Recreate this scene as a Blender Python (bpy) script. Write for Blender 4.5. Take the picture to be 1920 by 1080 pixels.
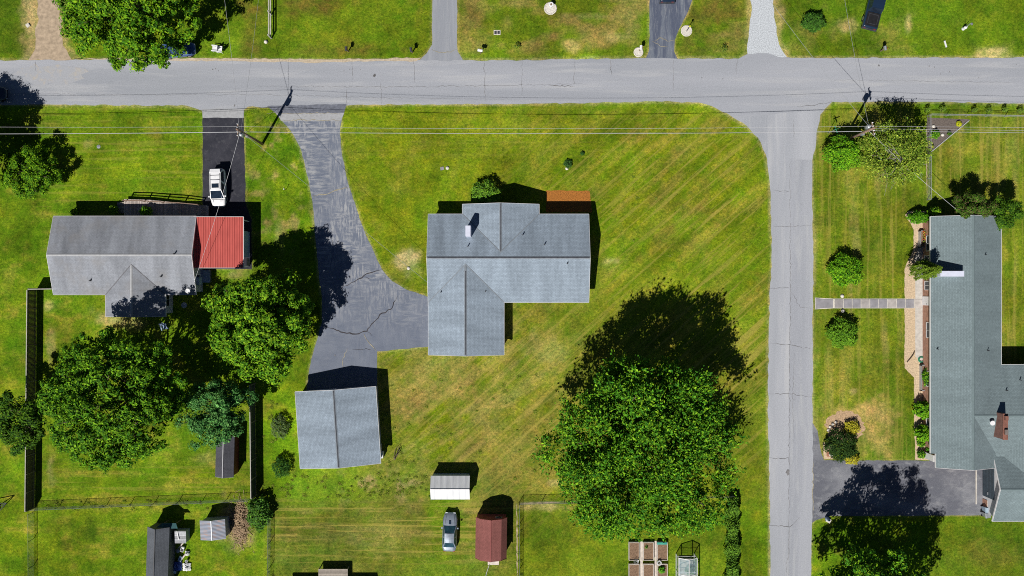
import bpy, math, random
import numpy as np
from mathutils import Vector, Matrix

# ------------------------------------------------------------------ camera, sky, sun
for o in list(bpy.data.objects): bpy.data.objects.remove(o, do_unlink=True)
SC = bpy.context.scene
COL = SC.collection
R = math.radians
CAM_H = 90.0
PPM = 15.0
cam_data = bpy.data.cameras.new('camera'); cam = bpy.data.objects.new('camera', cam_data); COL.objects.link(cam)
cam.location = (0, 0, CAM_H); cam.rotation_euler = (0, 0, 0)
cam_data.sensor_width = 36; cam_data.lens = 36 * CAM_H / (1920 / PPM); cam_data.clip_end = 3000; cam_data.clip_start = 1
SC.camera = cam

SUN_EL = 47.7
SH_AZ = 29.3                      # shadows fall this far clockwise from image-up
world = bpy.data.worlds.new('World'); SC.world = world; world.use_nodes = True
wn = world.node_tree; bg = wn.nodes['Background']
sky = wn.nodes.new('ShaderNodeTexSky'); sky.sky_type = 'NISHITA'; sky.sun_disc = False
sky.sun_elevation = R(SUN_EL); sky.sun_rotation = R(SH_AZ + 180); sky.altitude = 2500; sky.air_density = 0.55; sky.dust_density = 0.0; sky.ozone_density = 2.0
wn.links.new(sky.outputs[0], bg.inputs[0]); bg.inputs[1].default_value = 0.05
sd = bpy.data.lights.new('sun', 'SUN'); sun = bpy.data.objects.new('sun', sd); COL.objects.link(sun)
sd.energy = 5.0; sd.angle = R(0.5); sd.color = (1.0, 0.965, 0.90)
_dir = Vector((math.sin(R(SH_AZ)) * math.cos(R(SUN_EL)), math.cos(R(SH_AZ)) * math.cos(R(SUN_EL)), -math.sin(R(SUN_EL))))
sun.rotation_euler = _dir.to_track_quat('-Z', 'Y').to_euler(); sun.location = (-40, -60, 70)
SC.view_settings.view_transform = 'Standard'; SC.view_settings.look = 'None'
SC.view_settings.exposure = 0.06; SC.view_settings.gamma = 1.0; SC.view_settings.use_curve_mapping = False
SC.render.engine = 'CYCLES'
SC.cycles.max_bounces = 5; SC.cycles.diffuse_bounces = 2; SC.cycles.transparent_max_bounces = 8
SC.cycles.pixel_filter_type = 'BLACKMAN_HARRIS'; SC.cycles.filter_width = 1.0; SC.cycles.use_denoising = False

rnd = random.Random(7)
nrs = np.random.RandomState(11)

# ------------------------------------------------------------------ helpers
def W(px, py, h=0.0):
    """a point of the site at height h, read off the aerial survey grid (15 units per metre)"""
    k = (1 - h / CAM_H) / PPM
    return Vector(((px - 960) * k, (540 - py) * k, h))

class MB:
    def __init__(s): s.v = []; s.f = []; s.uv = []; s.has_uv = False
    def poly(s, pts, uv=None):
        n = len(s.v); s.v += [tuple(p) for p in pts]; s.f.append(tuple(range(n, n + len(pts))))
        s.uv.append(uv if uv else [(0, 0)] * len(pts))
        if uv: s.has_uv = True
        return s
    def box(s, x0, x1, y0, y1, z0, z1, rz=0, c=None):
        P = [(x0, y0, z0), (x1, y0, z0), (x1, y1, z0), (x0, y1, z0), (x0, y0, z1), (x1, y0, z1), (x1, y1, z1), (x0, y1, z1)]
        if rz:
            cx, cy = c if c else ((x0 + x1) / 2, (y0 + y1) / 2); cs, sn = math.cos(rz), math.sin(rz)
            P = [(cx + (a - cx) * cs - (b - cy) * sn, cy + (a - cx) * sn + (b - cy) * cs, z) for a, b, z in P]
        s.hexa(P); return s
    def hexa(s, P):
        for q in ((3, 2, 1, 0), (4, 5, 6, 7), (0, 1, 5, 4), (1, 2, 6, 5), (2, 3, 7, 6), (3, 0, 4, 7)): s.poly([P[i] for i in q])
        return s
    def beam(s, a, b, w, h=None, up=Vector((0, 0, 1))):
        a = Vector(a); b = Vector(b); h = h or w; d = (b - a).normalized()
        if abs(d.dot(up)) > .98: up = Vector((0, 1, 0))
        r = d.cross(up).normalized() * w / 2; u = r.cross(d).normalized() * h / 2
        s.hexa([a - r - u, a + r - u, b + r - u, b - r - u, a - r + u, a + r + u, b + r + u, b - r + u]); return s
    def tube(s, pts, rad, n=8, caps=True):
        pts = [Vector(p) for p in pts]; rr = rad if hasattr(rad, '__len__') else [rad] * len(pts); rings = []
        base = len(s.v)
        for i, p in enumerate(pts):
            d = (pts[min(i + 1, len(pts) - 1)] - pts[max(i - 1, 0)]).normalized()
            a = Vector((0, 0, 1)) if abs(d.z) < .9 else Vector((1, 0, 0))
            r = d.cross(a).normalized(); u = r.cross(d)
            for k in range(n):
                t = 2 * math.pi * k / n; s.v.append(tuple(p + (r * math.cos(t) + u * math.sin(t)) * rr[i]))
        for i in range(len(pts) - 1):
            for k in range(n):
                a0 = base + i * n + k; a1 = base + i * n + (k + 1) % n
                s.f.append((a0, a1, a1 + n, a0 + n)); s.uv.append([(0, 0)] * 4)
        if caps:
            s.f.append(tuple(base + k for k in range(n))[::-1]); s.uv.append([(0, 0)] * n)
            e = base + (len(pts) - 1) * n; s.f.append(tuple(e + k for k in range(n))); s.uv.append([(0, 0)] * n)
        return s
    def lathe(s, c, prof, n=16):
        c = Vector(c); base = len(s.v)
        for r, z in prof:
            for k in range(n):
                t = 2 * math.pi * k / n; s.v.append((c.x + r * math.cos(t), c.y + r * math.sin(t), c.z + z))
        for i in range(len(prof) - 1):
            for k in range(n):
                a0 = base + i * n + k; a1 = base + i * n + (k + 1) % n
                s.f.append((a0, a1, a1 + n, a0 + n)); s.uv.append([(0, 0)] * 4)
        e = base + (len(prof) - 1) * n
        s.f.append(tuple(e + k for k in range(n))); s.uv.append([(0, 0)] * n)
        s.f.append(tuple(base + k for k in range(n))[::-1]); s.uv.append([(0, 0)] * n)
        return s
    def slab(s, pts, t, uvax=None):
        """polygon pts (counter-clockwise seen from above) thickened downwards; uv = metres along / up the slope"""
        pts = [Vector(p) for p in pts]
        n = sum(((pts[i]).cross(pts[(i + 1) % len(pts)]) for i in range(len(pts))), Vector()).normalized()
        if n.z < 0: pts = pts[::-1]; n = -n
        hz = Vector((-n.y, n.x, 0)); hz = hz.normalized() if hz.length > 1e-4 else Vector((1, 0, 0))
        up = n.cross(hz)
        s.poly(pts, [(p.dot(hz), p.dot(up)) for p in pts])
        lo = [p - Vector((0, 0, t)) for p in pts]
        s.poly(lo[::-1])
        for i in range(len(pts)):
            j = (i + 1) % len(pts); s.poly([pts[i], lo[i], lo[j], pts[j]])
        return s
    def build(s, name, mat, parent=None, smooth=False):
        me = bpy.data.meshes.new(name)
        org = ORG.get(parent.name, None) if parent is not None else None
        v = s.v
        if org is not None: v = [(a[0] - org[0], a[1] - org[1], a[2] - org[2]) for a in v]
        me.from_pydata(v, [], s.f); me.materials.append(mat)
        if s.has_uv:
            ul = me.uv_layers.new(name='UVMap'); flat = [c for f in s.uv for p in f for c in p]; ul.data.foreach_set('uv', flat)
        if smooth: me.polygons.foreach_set('use_smooth', [True] * len(me.polygons))
        me.update()
        o = bpy.data.objects.new(name, me); COL.objects.link(o)
        if parent is not None: o.parent = parent
        return o
ORG = {}
def tag(o, label, cat, group=None, kind=None):
    o['label'] = label; o['category'] = cat
    if group: o['group'] = group
    if kind: o['kind'] = kind
    return o
def thing(name, label, cat, loc=(0, 0, 0), rz=0, group=None, world=False):
    o = bpy.data.objects.new(name, None); COL.objects.link(o); o.empty_display_size = .3
    o.location = loc; o.rotation_euler = (0, 0, rz); tag(o, label, cat, group)
    if world: ORG[o.name] = tuple(loc)
    return o
def copy_tree(o, parent=None):
    c = o.copy(); COL.objects.link(c)
    if parent is not None: c.parent = parent
    for ch in [k for k in bpy.data.objects if k.parent == o]: copy_tree(ch, c)
    return c

# ------------------------------------------------------------------ materials
def newmat(name):
    m = bpy.data.materials.new(name); m.use_nodes = True; nt = m.node_tree
    return m, nt, nt.nodes['Principled BSDF'], nt.nodes.new, nt.links.new
def ramp(nt, fac, stops):
    r = nt.nodes.new('ShaderNodeValToRGB'); cr = r.color_ramp
    while len(cr.elements) < len(stops): cr.elements.new(.5)
    for e, (p, c) in zip(cr.elements, stops): e.position = p; e.color = (*c, 1) if len(c) == 3 else c
    nt.links.new(fac, r.inputs[0]); return r.outputs[0]
def noise(nt, vec, scale, detail=4, rough=.55, dist=0):
    n = nt.nodes.new('ShaderNodeTexNoise'); n.inputs['Scale'].default_value = scale; n.inputs['Detail'].default_value = detail
    n.inputs['Roughness'].default_value = rough; n.inputs['Distortion'].default_value = dist
    if vec is not None: nt.links.new(vec, n.inputs['Vector'])
    return n.outputs['Fac']
def mapping(nt, vec, scale=(1, 1, 1), rot=(0, 0, 0)):
    m = nt.nodes.new('ShaderNodeMapping'); m.inputs['Scale'].default_value = scale; m.inputs['Rotation'].default_value = rot
    nt.links.new(vec, m.inputs['Vector']); return m.outputs[0]
def mix(nt, fac, a, b, mode='MIX'):
    m = nt.nodes.new('ShaderNodeMix'); m.data_type = 'RGBA'; m.blend_type = mode
    for sock, val in ((m.inputs[0], fac), (m.inputs[6], a), (m.inputs[7], b)):
        if hasattr(val, 'node'): nt.links.new(val, sock)
        elif isinstance(val, tuple): sock.default_value = (*val, 1)
        else: sock.default_value = val
    return m.outputs[2]
def math_(nt, op, a, b=0.0):
    m = nt.nodes.new('ShaderNodeMath'); m.operation = op
    for sock, val in ((m.inputs[0], a), (m.inputs[1], b)):
        if hasattr(val, 'node'): nt.links.new(val, sock)
        else: sock.default_value = val
    return m.outputs[0]
def coords(nt, which='Object'):
    return nt.nodes.new('ShaderNodeTexCoord').outputs[which]
def bump(nt, bsdf, h, strength, dist):
    b = nt.nodes.new('ShaderNodeBump'); b.inputs['Strength'].default_value = strength; b.inputs['Distance'].default_value = dist
    nt.links.new(h, b.inputs['Height']); nt.links.new(b.outputs[0], bsdf.inputs['Normal'])
def M_plain(name, c, rough=.6, var=.18, scale=3., metal=0, spec=.3, bumpv=0):
    m, nt, b, N, L = newmat(name); v = coords(nt)
    f = noise(nt, v, scale, 5)
    a = tuple(x * (1 - var) for x in c); d = tuple(min(1, x * (1 + var)) for x in c)
    L(ramp(nt, f, [(.3, a), (.7, d)]), b.inputs['Base Color'])
    b.inputs['Roughness'].default_value = rough; b.inputs['Metallic'].default_value = metal; b.inputs['Specular IOR Level'].default_value = spec
    if bumpv: bump(nt, b, noise(nt, v, scale * 6, 3), bumpv, .03)
    return m
def M_asphalt(name, base, patch, stain, sc=.25, stretch=(1, 1, 1), grain=.25, rough=.9, edge=(.45, .62), sk=.55, sw=(.52, .66), sf=5, mask=0):
    """base with blotches of patch (slow noise) and stain (ridged scuffs)"""
    m, nt, b, N, L = newmat(name); v = coords(nt); vs = mapping(nt, v, stretch)
    c = mix(nt, ramp(nt, noise(nt, vs, sc, 6, .6, .4), [(edge[0], (0, 0, 0)), (edge[1], (1, 1, 1))]), base, patch)
    s = ramp(nt, noise(nt, vs, sc * sf, 7, .66, .35), [(sw[0], (0, 0, 0)), (sw[1], (1, 1, 1))])
    if mask:      # scuffs come in brushed patches: two crossing directions, gathered where a slow pattern is high
        s2 = ramp(nt, noise(nt, mapping(nt, v, (.35, 1.6, 1), (0, 0, .25)), 2.0, 6, .7, .3), [(.47, (0, 0, 0)), (.57, (1, 1, 1))]); s1 = ramp(nt, noise(nt, mapping(nt, v, (1.7, .30, 1), (0, 0, .2)), 2.0, 6, .7, .3), [(.47, (0, 0, 0)), (.57, (1, 1, 1))])
        sel = ramp(nt, noise(nt, v, .35, 3, .5), [(.45, (0, 0, 0)), (.55, (1, 1, 1))]); s = mix(nt, sel, s1, s2)
        sepy = nt.nodes.new('ShaderNodeSeparateXYZ'); L(v, sepy.inputs[0]); fade = nt.nodes.new('ShaderNodeMapRange'); L(sepy.outputs[1], fade.inputs[0]); fade.inputs[1].default_value = -6.5; fade.inputs[2].default_value = 3.5; fade.inputs[3].default_value = .12; fade.inputs[4].default_value = 1
        mk = ramp(nt, noise(nt, v, mask, 5, .7), [(.36, (.15,) * 3), (.56, (1, 1, 1))]); s = math_(nt, 'MULTIPLY', math_(nt, 'MULTIPLY', s, mk), fade.outputs[0])
    c = mix(nt, math_(nt, 'MULTIPLY', s, sk), c, stain)
    g = ramp(nt, noise(nt, v, 9, 5, .75), [(.3, (1 - grain,) * 3), (.7, (1 + grain,) * 3)])
    c = mix(nt, 1.0, c, g, 'MULTIPLY')
    L(c, b.inputs['Base Color']); b.inputs['Roughness'].default_value = rough; b.inputs['Specular IOR Level'].default_value = .2
    bump(nt, b, noise(nt, v, 14, 3), .25, .02)
    return m
def M_shingle(name, c, streak=.16, rows=.16, spots=None, tint=None, rc=.5):
    m, nt, b, N, L = newmat(name); uv = coords(nt, 'UV'); v = coords(nt)
    big = ramp(nt, noise(nt, mapping(nt, uv, (.55, .10, 1)), 1.0, 5, .6), [(.3, (1 - streak,) * 3), (.72, (1 + streak,) * 3)])
    tabs = N('ShaderNodeTexBrick'); L(uv, tabs.inputs['Vector']); tabs.inputs['Scale'].default_value = 1.0
    tabs.inputs['Brick Width'].default_value = .33; tabs.inputs['Row Height'].default_value = rows; tabs.inputs['Mortar Size'].default_value = .024
    tabs.inputs['Color1'].default_value = (*[x * (1 - .12 * rc) for x in c], 1); tabs.inputs['Color2'].default_value = (*[x * (1 + .16 * rc) for x in c], 1)
    tabs.inputs['Mortar'].default_value = (*[x * (1 - .42 * rc) for x in c], 1)
    col = mix(nt, 1.0, tabs.outputs['Color'], big, 'MULTIPLY')
    gr = ramp(nt, noise(nt, v, 4.5, 6, .8), [(.30, (.76,) * 3), (.70, (1.20,) * 3)])
    col = mix(nt, 1.0, col, gr, 'MULTIPLY')
    if tint:
        t = ramp(nt, noise(nt, v, .35, 4, .6), [(.5, (0, 0, 0)), (.75, (.6, .6, .6))]); col = mix(nt, t, col, tint)
    L(col, b.inputs['Base Color']); b.inputs['Roughness'].default_value = .92; b.inputs['Specular IOR Level'].default_value = .15
    bump(nt, b, noise(nt, mapping(nt, uv, (1, 3, 1)), 4, 4, .7), .35, .03)
    return m
def M_ribbed(name, c, c2, per=.23, rust=None, rough=.45):
    m, nt, b, N, L = newmat(name); uv = coords(nt, 'UV'); v = coords(nt)
    wv = N('ShaderNodeTexWave'); wv.inputs['Scale'].default_value = 1 / per / 6.2832 * 2 * math.pi / 2 / math.pi * 3.1416 ; wv.wave_type = 'BANDS'; wv.bands_direction = 'X'; L(uv, wv.inputs['Vector'])
    f = ramp(nt, wv.outputs['Fac'], [(.72, (0, 0, 0)), (.95, (1, 1, 1))])
    col = mix(nt, f, c, c2)
    n = ramp(nt, noise(nt, mapping(nt, uv, (1.5, .35, 1)), 1.4, 6, .65), [(.3, (.82,) * 3), (.7, (1.12,) * 3)]); col = mix(nt, 1.0, col, n, 'MULTIPLY')
    if rust:
        t = ramp(nt, noise(nt, mapping(nt, uv, (2.2, .8, 1)), 1.3, 6, .7), [(.5, (0, 0, 0)), (.68, (.8, .8, .8))]); col = mix(nt, t, col, rust)
    L(col, b.inputs['Base Color']); b.inputs['Roughness'].default_value = rough; b.inputs['Specular IOR Level'].default_value = .3
    bump(nt, b, wv.outputs['Fac'], .6, .03)
    return m
def M_planks(name, c, per=.14, axis=0, var=.3, rough=.85):
    m, nt, b, N, L = newmat(name); v = coords(nt)
    sc = [1, 1, 1]; sc[axis] = 1 / per
    sep = N('ShaderNodeSeparateXYZ'); L(mapping(nt, v, tuple(sc)), sep.inputs[0]); k = sep.outputs[axis]
    wn_ = N('ShaderNodeTexWhiteNoise'); wn_.noise_dimensions = '1D'; L(math_(nt, 'FLOOR', k), wn_.inputs['W'])
    fr = math_(nt, 'FRACT', k); gap = ramp(nt, fr, [(.06, (.35,) * 3), (.14, (1,) * 3)])
    col = mix(nt, wn_.outputs['Value'], tuple(x * (1 - var) for x in c), tuple(x * (1 + var) for x in c))
    col = mix(nt, 1.0, col, gap, 'MULTIPLY')
    n = ramp(nt, noise(nt, v, 5, 6, .7), [(.3, (.75,) * 3), (.7, (1.2,) * 3)]); col = mix(nt, 1.0, col, n, 'MULTIPLY')
    L(col, b.inputs['Base Color']); b.inputs['Roughness'].default_value = rough; b.inputs['Specular IOR Level'].default_value = .15
    bump(nt, b, fr, .3, .02)
    return m
def M_brick(name, c, mortar, scale=1.):
    m, nt, b, N, L = newmat(name); v = coords(nt)
    br = N('ShaderNodeTexBrick'); sep = N('ShaderNodeSeparateXYZ'); L(v, sep.inputs[0]); cmb = N('ShaderNodeCombineXYZ')
    L(math_(nt, 'ADD', sep.outputs[0], sep.outputs[1]), cmb.inputs[0]); L(sep.outputs[2], cmb.inputs[1]); L(cmb.outputs[0], br.inputs['Vector'])
    br.inputs['Scale'].default_value = scale; br.inputs['Brick Width'].default_value = .22; br.inputs['Row Height'].default_value = .075; br.inputs['Mortar Size'].default_value = .008
    br.inputs['Color1'].default_value = (*c, 1); br.inputs['Color2'].default_value = (*[x * .7 for x in c], 1); br.inputs['Mortar'].default_value = (*mortar, 1)
    n = ramp(nt, noise(nt, v, 2.5, 6, .7), [(.3, (.7,) * 3), (.7, (1.25,) * 3)])
    L(mix(nt, 1.0, br.outputs['Color'], n, 'MULTIPLY'), b.inputs['Base Color']); b.inputs['Roughness'].default_value = .9
    return m
def M_siding(name, c, per=.2):
    m, nt, b, N, L = newmat(name); v = coords(nt); sep = N('ShaderNodeSeparateXYZ'); L(v, sep.inputs[0])
    fr = math_(nt, 'FRACT', math_(nt, 'MULTIPLY', sep.outputs[2], 1 / per))
    g = ramp(nt, fr, [(.0, (.7,) * 3), (.12, (1,) * 3)])
    n = ramp(nt, noise(nt, v, 1.2, 6, .7), [(.3, (.88,) * 3), (.7, (1.05,) * 3)])
    L(mix(nt, 1.0, mix(nt, 1.0, c, g, 'MULTIPLY'), n, 'MULTIPLY'), b.inputs['Base Color']); b.inputs['Roughness'].default_value = .7
    bump(nt, b, fr, .5, .03)
    return m
def M_glass(name, c=(.02, .03, .04), rough=.06):
    m, nt, b, N, L = newmat(name); b.inputs['Roughness'].default_value = rough
    f = noise(nt, coords(nt), 2, 3); L(ramp(nt, f, [(.3, tuple(x * .6 for x in c)), (.7, tuple(x * 1.6 for x in c))]), b.inputs['Base Color'])
    b.inputs['Specular IOR Level'].default_value = .6; return m
def M_clear(name):
    m, nt, b, N, L = newmat(name); t = N('ShaderNodeBsdfTransparent'); ms = N('ShaderNodeMixShader'); out = nt.nodes['Material Output']
    b.inputs['Base Color'].default_value = (.45, .6, .65, 1); b.inputs['Roughness'].default_value = .15
    f = ramp(nt, noise(nt, coords(nt), 3, 4), [(.3, (.15,) * 3), (.7, (.35,) * 3)])
    L(f, ms.inputs[0]); L(t.outputs[0], ms.inputs[1]); L(b.outputs[0], ms.inputs[2]); L(ms.outputs[0], out.inputs[0]); return m
def M_paint(name, c, rough=.25, metal=0.0, coat=.6):
    m, nt, b, N, L = newmat(name); v = coords(nt)
    n = noise(nt, v, 3, 6, .7); L(ramp(nt, n, [(.3, tuple(x * .9 for x in c)), (.7, tuple(min(1, x * 1.06) for x in c))]), b.inputs['Base Color'])
    b.inputs['Metallic'].default_value = metal; b.inputs['Coat Weight'].default_value = coat; b.inputs['Coat Roughness'].default_value = .05
    L(ramp(nt, n, [(.3, (rough,) * 3), (.8, (rough + .15,) * 3)]), b.inputs['Roughness']); return m
def M_leaf(name, trans=.0, rough=.55, spec=.25):
    """colour comes from the per-leaf attribute Col (each leaf has its own green)"""
    m, nt, b, N, L = newmat(name); a = N('ShaderNodeAttribute'); a.attribute_name = 'Col'
    L(a.outputs['Color'], b.inputs['Base Color']); b.inputs['Roughness'].default_value = rough; b.inputs['Specular IOR Level'].default_value = spec
    return m
def M_ground(name):
    m, nt, b, N, L = newmat(name); v = coords(nt); a = N('ShaderNodeAttribute'); a.attribute_name = 'Col'
    f1 = noise(nt, v, 3.2, 6, .78, .3); f2 = noise(nt, v, .9, 5, .6); f3 = noise(nt, v, 11, 3, .6)
    c = mix(nt, 1.0, a.outputs['Color'], ramp(nt, f1, [(.30, (.34, .40, .32)), (.5, (1, 1, 1)), (.70, (1.85, 1.65, 1.5))]), 'MULTIPLY')
    c = mix(nt, 1.0, c, ramp(nt, f2, [(.3, (.70, .86, .75)), (.7, (1.30, 1.12, 1.2))]), 'MULTIPLY')
    c = mix(nt, 1.0, c, ramp(nt, f3, [(.3, (.62,) * 3), (.7, (1.38,) * 3)]), 'MULTIPLY')
    mk = nt.nodes.new('ShaderNodeAttribute'); mk.attribute_name = 'Mow'; sp = nt.nodes.new('ShaderNodeSeparateColor'); L(mk.outputs['Color'], sp.inputs[0])
    for i, ang in enumerate((-41.3, 0, 90)):
        rv = mapping(nt, v, (1, 1, 1), (0, 0, R(ang))); q = mapping(nt, rv, (.04, 1, 1)); n1 = noise(nt, q, 1.9, 4, .6, .0); n2 = noise(nt, mapping(nt, rv, (.06, 1, 1)), 1.1, 4, .6, .0)
        lt = math_(nt, 'MULTIPLY', ramp(nt, n1, [(.53, (0, 0, 0)), (.60, (1, 1, 1))]), sp.outputs[i]); dk = math_(nt, 'MULTIPLY', ramp(nt, n2, [(.34, (1, 1, 1)), (.48, (0, 0, 0))]), sp.outputs[i])
        c = mix(nt, math_(nt, 'MULTIPLY', lt, .62), c, (.40, .33, .07)); c = mix(nt, math_(nt, 'MULTIPLY', dk, .6), c, (.075, .115, .006))
    pa = ramp(nt, noise(nt, v, .55, 5, .7, .6), [(.50, (0, 0, 0)), (.72, (1, 1, 1))]); c = mix(nt, math_(nt, 'MULTIPLY', pa, .45), c, (.105, .23, .004))
    st = ramp(nt, noise(nt, v, 4.5, 6, .85), [(.58, (0, 0, 0)), (.70, (.7, .7, .7))])
    c = mix(nt, st, c, (.36, .34, .05))
    L(c, b.inputs['Base Color']); b.inputs['Roughness'].default_value = .95; b.inputs['Specular IOR Level'].default_value = .05
    bump(nt, b, math_(nt, 'ADD', f1, math_(nt, 'MULTIPLY', f3, .5)), .9, .12)
    return m

mat = {}
mat['ground'] = M_ground('lawn_grass')
mat['road'] = M_asphalt('road_asphalt', (.35, .362, .40), (.285, .30, .335), (.41, .415, .435), .16, (.08, 1, 1), .20, edge=(.40, .62), sk=.75)
mat['side_road'] = M_asphalt('side_road_asphalt', (.39, .402, .44), (.31, .325, .36), (.44, .445, .465), .18, (1, .08, 1), .20, edge=(.40, .62), sk=.75)
mat['drive'] = M_asphalt('sealed_drive', (.135, .155, .205), (.165, .185, .235), (.36, .365, .38), .40, (1.0, 1.0, 1), .2, edge=(.40, .62), sk=.85, sw=(.50, .60), sf=2.4, mask=.16)
mat['drive_south'] = M_asphalt('sealed_court', (.15, .17, .22), (.18, .20, .25), (.30, .31, .33), .3, (1, 1, 1), .15, sk=.4, sw=(.50, .62), sf=2.6)
mat['drive_black'] = M_asphalt('fresh_blacktop', (.030, .031, .042), (.045, .045, .058), (.08, .08, .09), .4, (1, 1, 1), .25)
mat['drive_dark'] = M_asphalt('dark_drive', (.085, .10, .145), (.15, .17, .21), (.30, .31, .33), .5, (2.4, .25, 1), .2)
mat['drive_grey'] = M_asphalt('grey_drive', (.26, .275, .31), (.30, .315, .35), (.36, .365, .38), .35, (3.5, .2, 1), .15)
mat['drive_right'] = M_asphalt('worn_drive', (.125, .13, .155), (.215, .22, .245), (.29, .295, .31), .25, (.6, 1, 1), .3)
mat['patch_dark'] = M_plain('asphalt_patch', (.14, .15, .185), .9, .3, 3)
mat['apron'] = M_plain('concrete_apron', (.34, .345, .36), .9, .15, 3)
mat['gravel'] = M_plain('white_gravel', (.50, .53, .565), .95, .4, 9, bumpv=.9)
mat['dirt'] = M_plain('packed_dirt', (.40, .31, .22), .95, .28, 2.2, bumpv=.4)
mat['mulch_orange'] = M_plain('orange_mulch', (.34, .13, .025), .95, .45, 7, bumpv=.8)
mat['mulch_tan'] = M_plain('tan_mulch', (.55, .42, .28), .95, .3, 6, bumpv=.6)
mat['mulch_brown'] = M_plain('brown_mulch', (.44, .30, .18), .95, .4, 5, bumpv=.6)
mat['soil'] = M_plain('soil', (.22, .14, .09), .95, .4, 7, bumpv=.8)
mat['soil_dark'] = M_plain('dark_soil', (.14, .115, .10), .95, .35, 6, bumpv=.8)
mat['straw'] = M_plain('dead_stems', (.42, .30, .19), .95, .4, 5)
mat['concrete'] = M_plain('concrete', (.50, .47, .43), .9, .18, 2.5)
mat['paver'] = M_plain('grey_paver', (.27, .26, .28), .9, .2, 1.3)
mat['stone'] = M_plain('pale_stone', (.62, .58, .52), .9, .25, 8, bumpv=.5)
mat['crack'] = M_plain('crack_and_shadow_fill', (.17, .165, .17), .95, .5, 1.5)
mat['crack_dark'] = M_plain('crack_fill_dark', (.05, .045, .05), .95, .4, 1.5)
mat['crack_grass'] = M_plain('weedy_crack', (.30, .27, .20), .95, .35, 4)
mat['roof_main'] = M_shingle('shingle_bluegrey', (.265, .32, .385), .24)
mat['roof_left'] = M_shingle('shingle_grey', (.265, .28, .315), .28, tint=(.25, .235, .225), rc=.3)
mat['roof_right'] = M_shingle('shingle_greengrey', (.185, .235, .250), .12)
mat['roof_shed_dark'] = M_shingle('shingle_charcoal', (.085, .085, .10), .3)
mat['roof_shed_slate'] = M_shingle('shingle_slate', (.12, .13, .15), .2)
mat['roof_barn'] = M_shingle('shingle_maroon', (.25, .095, .085), .2)
mat['ridge'] = M_plain('ridge_cap_grey', (.20, .225, .255), .9, .15, 3)
mat['ridge_light'] = M_plain('ridge_cap_light', (.37, .375, .39), .9, .12, 3)
mat['ridge_green'] = M_plain('ridge_cap_green', (.15, .195, .205), .9, .12, 3)
mat['ridge_dark'] = M_plain('ridge_cap_dark', (.15, .15, .165), .9, .2, 3)
mat['ridge_line'] = M_plain('ridge_line_dark', (.07, .075, .09), .9, .3, 3)
mat['red_metal'] = M_ribbed('red_ribbed_metal', (.50, .10, .085), (.30, .04, .035), .46)
mat['white_metal'] = M_ribbed('white_ribbed_metal', (.70, .71, .73), (.62, .63, .66), 1.2)
mat['rusty_metal'] = M_ribbed('rusty_ribbed_metal', (.30, .33, .40), (.18, .20, .25), .26, rust=(.42, .25, .17))
mat['trim'] = M_plain('white_trim', (.74, .72, .73), .5, .08, 2)
mat['trim_grey'] = M_plain('grey_trim', (.40, .40, .42), .6, .15, 2)
mat['siding_white'] = M_siding('white_siding', (.68, .68, .70))
mat['siding_beige'] = M_siding('beige_siding', (.50, .46, .40))
mat['siding_blue'] = M_siding('bluegrey_siding', (.30, .36, .42))
mat['siding_dark'] = M_siding('dark_siding', (.10, .11, .12))
mat['siding_red'] = M_siding('red_siding', (.24, .05, .045))
mat['siding_lightblue'] = M_siding('pale_blue_siding', (.35, .45, .55))
mat['brick'] = M_brick('orange_brick', (.40, .16, .09), (.45, .38, .32))
mat['brick_dark'] = M_brick('weathered_brick', (.25, .10, .07), (.18, .15, .14))
mat['chimney_white'] = M_plain('painted_masonry', (.60, .62, .74), .7, .08, 3)
mat['glass'] = M_glass('window_glass')
mat['car_glass'] = M_glass('tinted_car_glass', (.012, .02, .035), .04)
mat['car_glass_teal'] = M_glass('teal_car_glass', (.02, .055, .075), .04)
mat['clear'] = M_clear('greenhouse_glazing')
mat['metal_grey'] = M_plain('galvanised_metal', (.42, .44, .47), .45, .2, 3, metal=.6)
mat['metal_dark'] = M_plain('dark_metal', (.05, .052, .06), .5, .25, 3)
mat['fence_metal'] = M_plain('dull_green_metal', (.14, .17, .14), .6, .2, 3)
mat['wire'] = M_plain('aluminium_cable', (.50, .50, .53), .5, .1, 3)
mat['wire_dark'] = M_plain('black_cable', (.30, .31, .33), .6, .1, 3)
mat['wood_old'] = M_planks('weathered_boards', (.42, .36, .33), .14, 0)
mat['wood_y'] = M_planks('weathered_boards_across', (.33, .29, .25), .14, 1)
mat['wood_pole'] = M_plain('pole_wood', (.22, .15, .11), .9, .3, 3)
mat['wood_fence'] = M_planks('fence_boards', (.14, .125, .085), .15, 1)
mat['wood_fence_green'] = M_planks('green_fence_boards', (.06, .085, .065), .15, 1)
mat['wood_fence_x'] = M_planks('fence_boards_x', (.20, .18, .14), .15, 0)
mat['fence_cap'] = M_plain('fence_cap_wood', (.42, .40, .36), .85, .2, 3)
mat['wood_bed'] = M_plain('bleached_wood', (.55, .49, .44), .9, .25, 3)
mat['trunk'] = M_plain('bark', (.12, .09, .065), .95, .35, 4, bumpv=.7)
mat['bark_grey'] = M_plain('grey_bark', (.28, .25, .24), .95, .3, 4)
mat['leaf'] = M_leaf('leaves', rough=.6, spec=.08)
mat['leaf_gloss'] = M_leaf('glossy_leaves', rough=.4, spec=.5)
mat['tire'] = M_plain('rubber', (.02, .02, .022), .8, .2, 4)
mat['rim'] = M_plain('alloy', (.45, .46, .48), .35, .1, 4, metal=.8)
mat['lamp_glass'] = M_plain('lamp_lens', (.65, .68, .72), .2, .1, 4)
mat['tail_red'] = M_plain('tail_lens', (.30, .02, .02), .25, .1, 4)
mat['paint_white'] = M_paint('white_car_paint', (.80, .80, .82))
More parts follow.
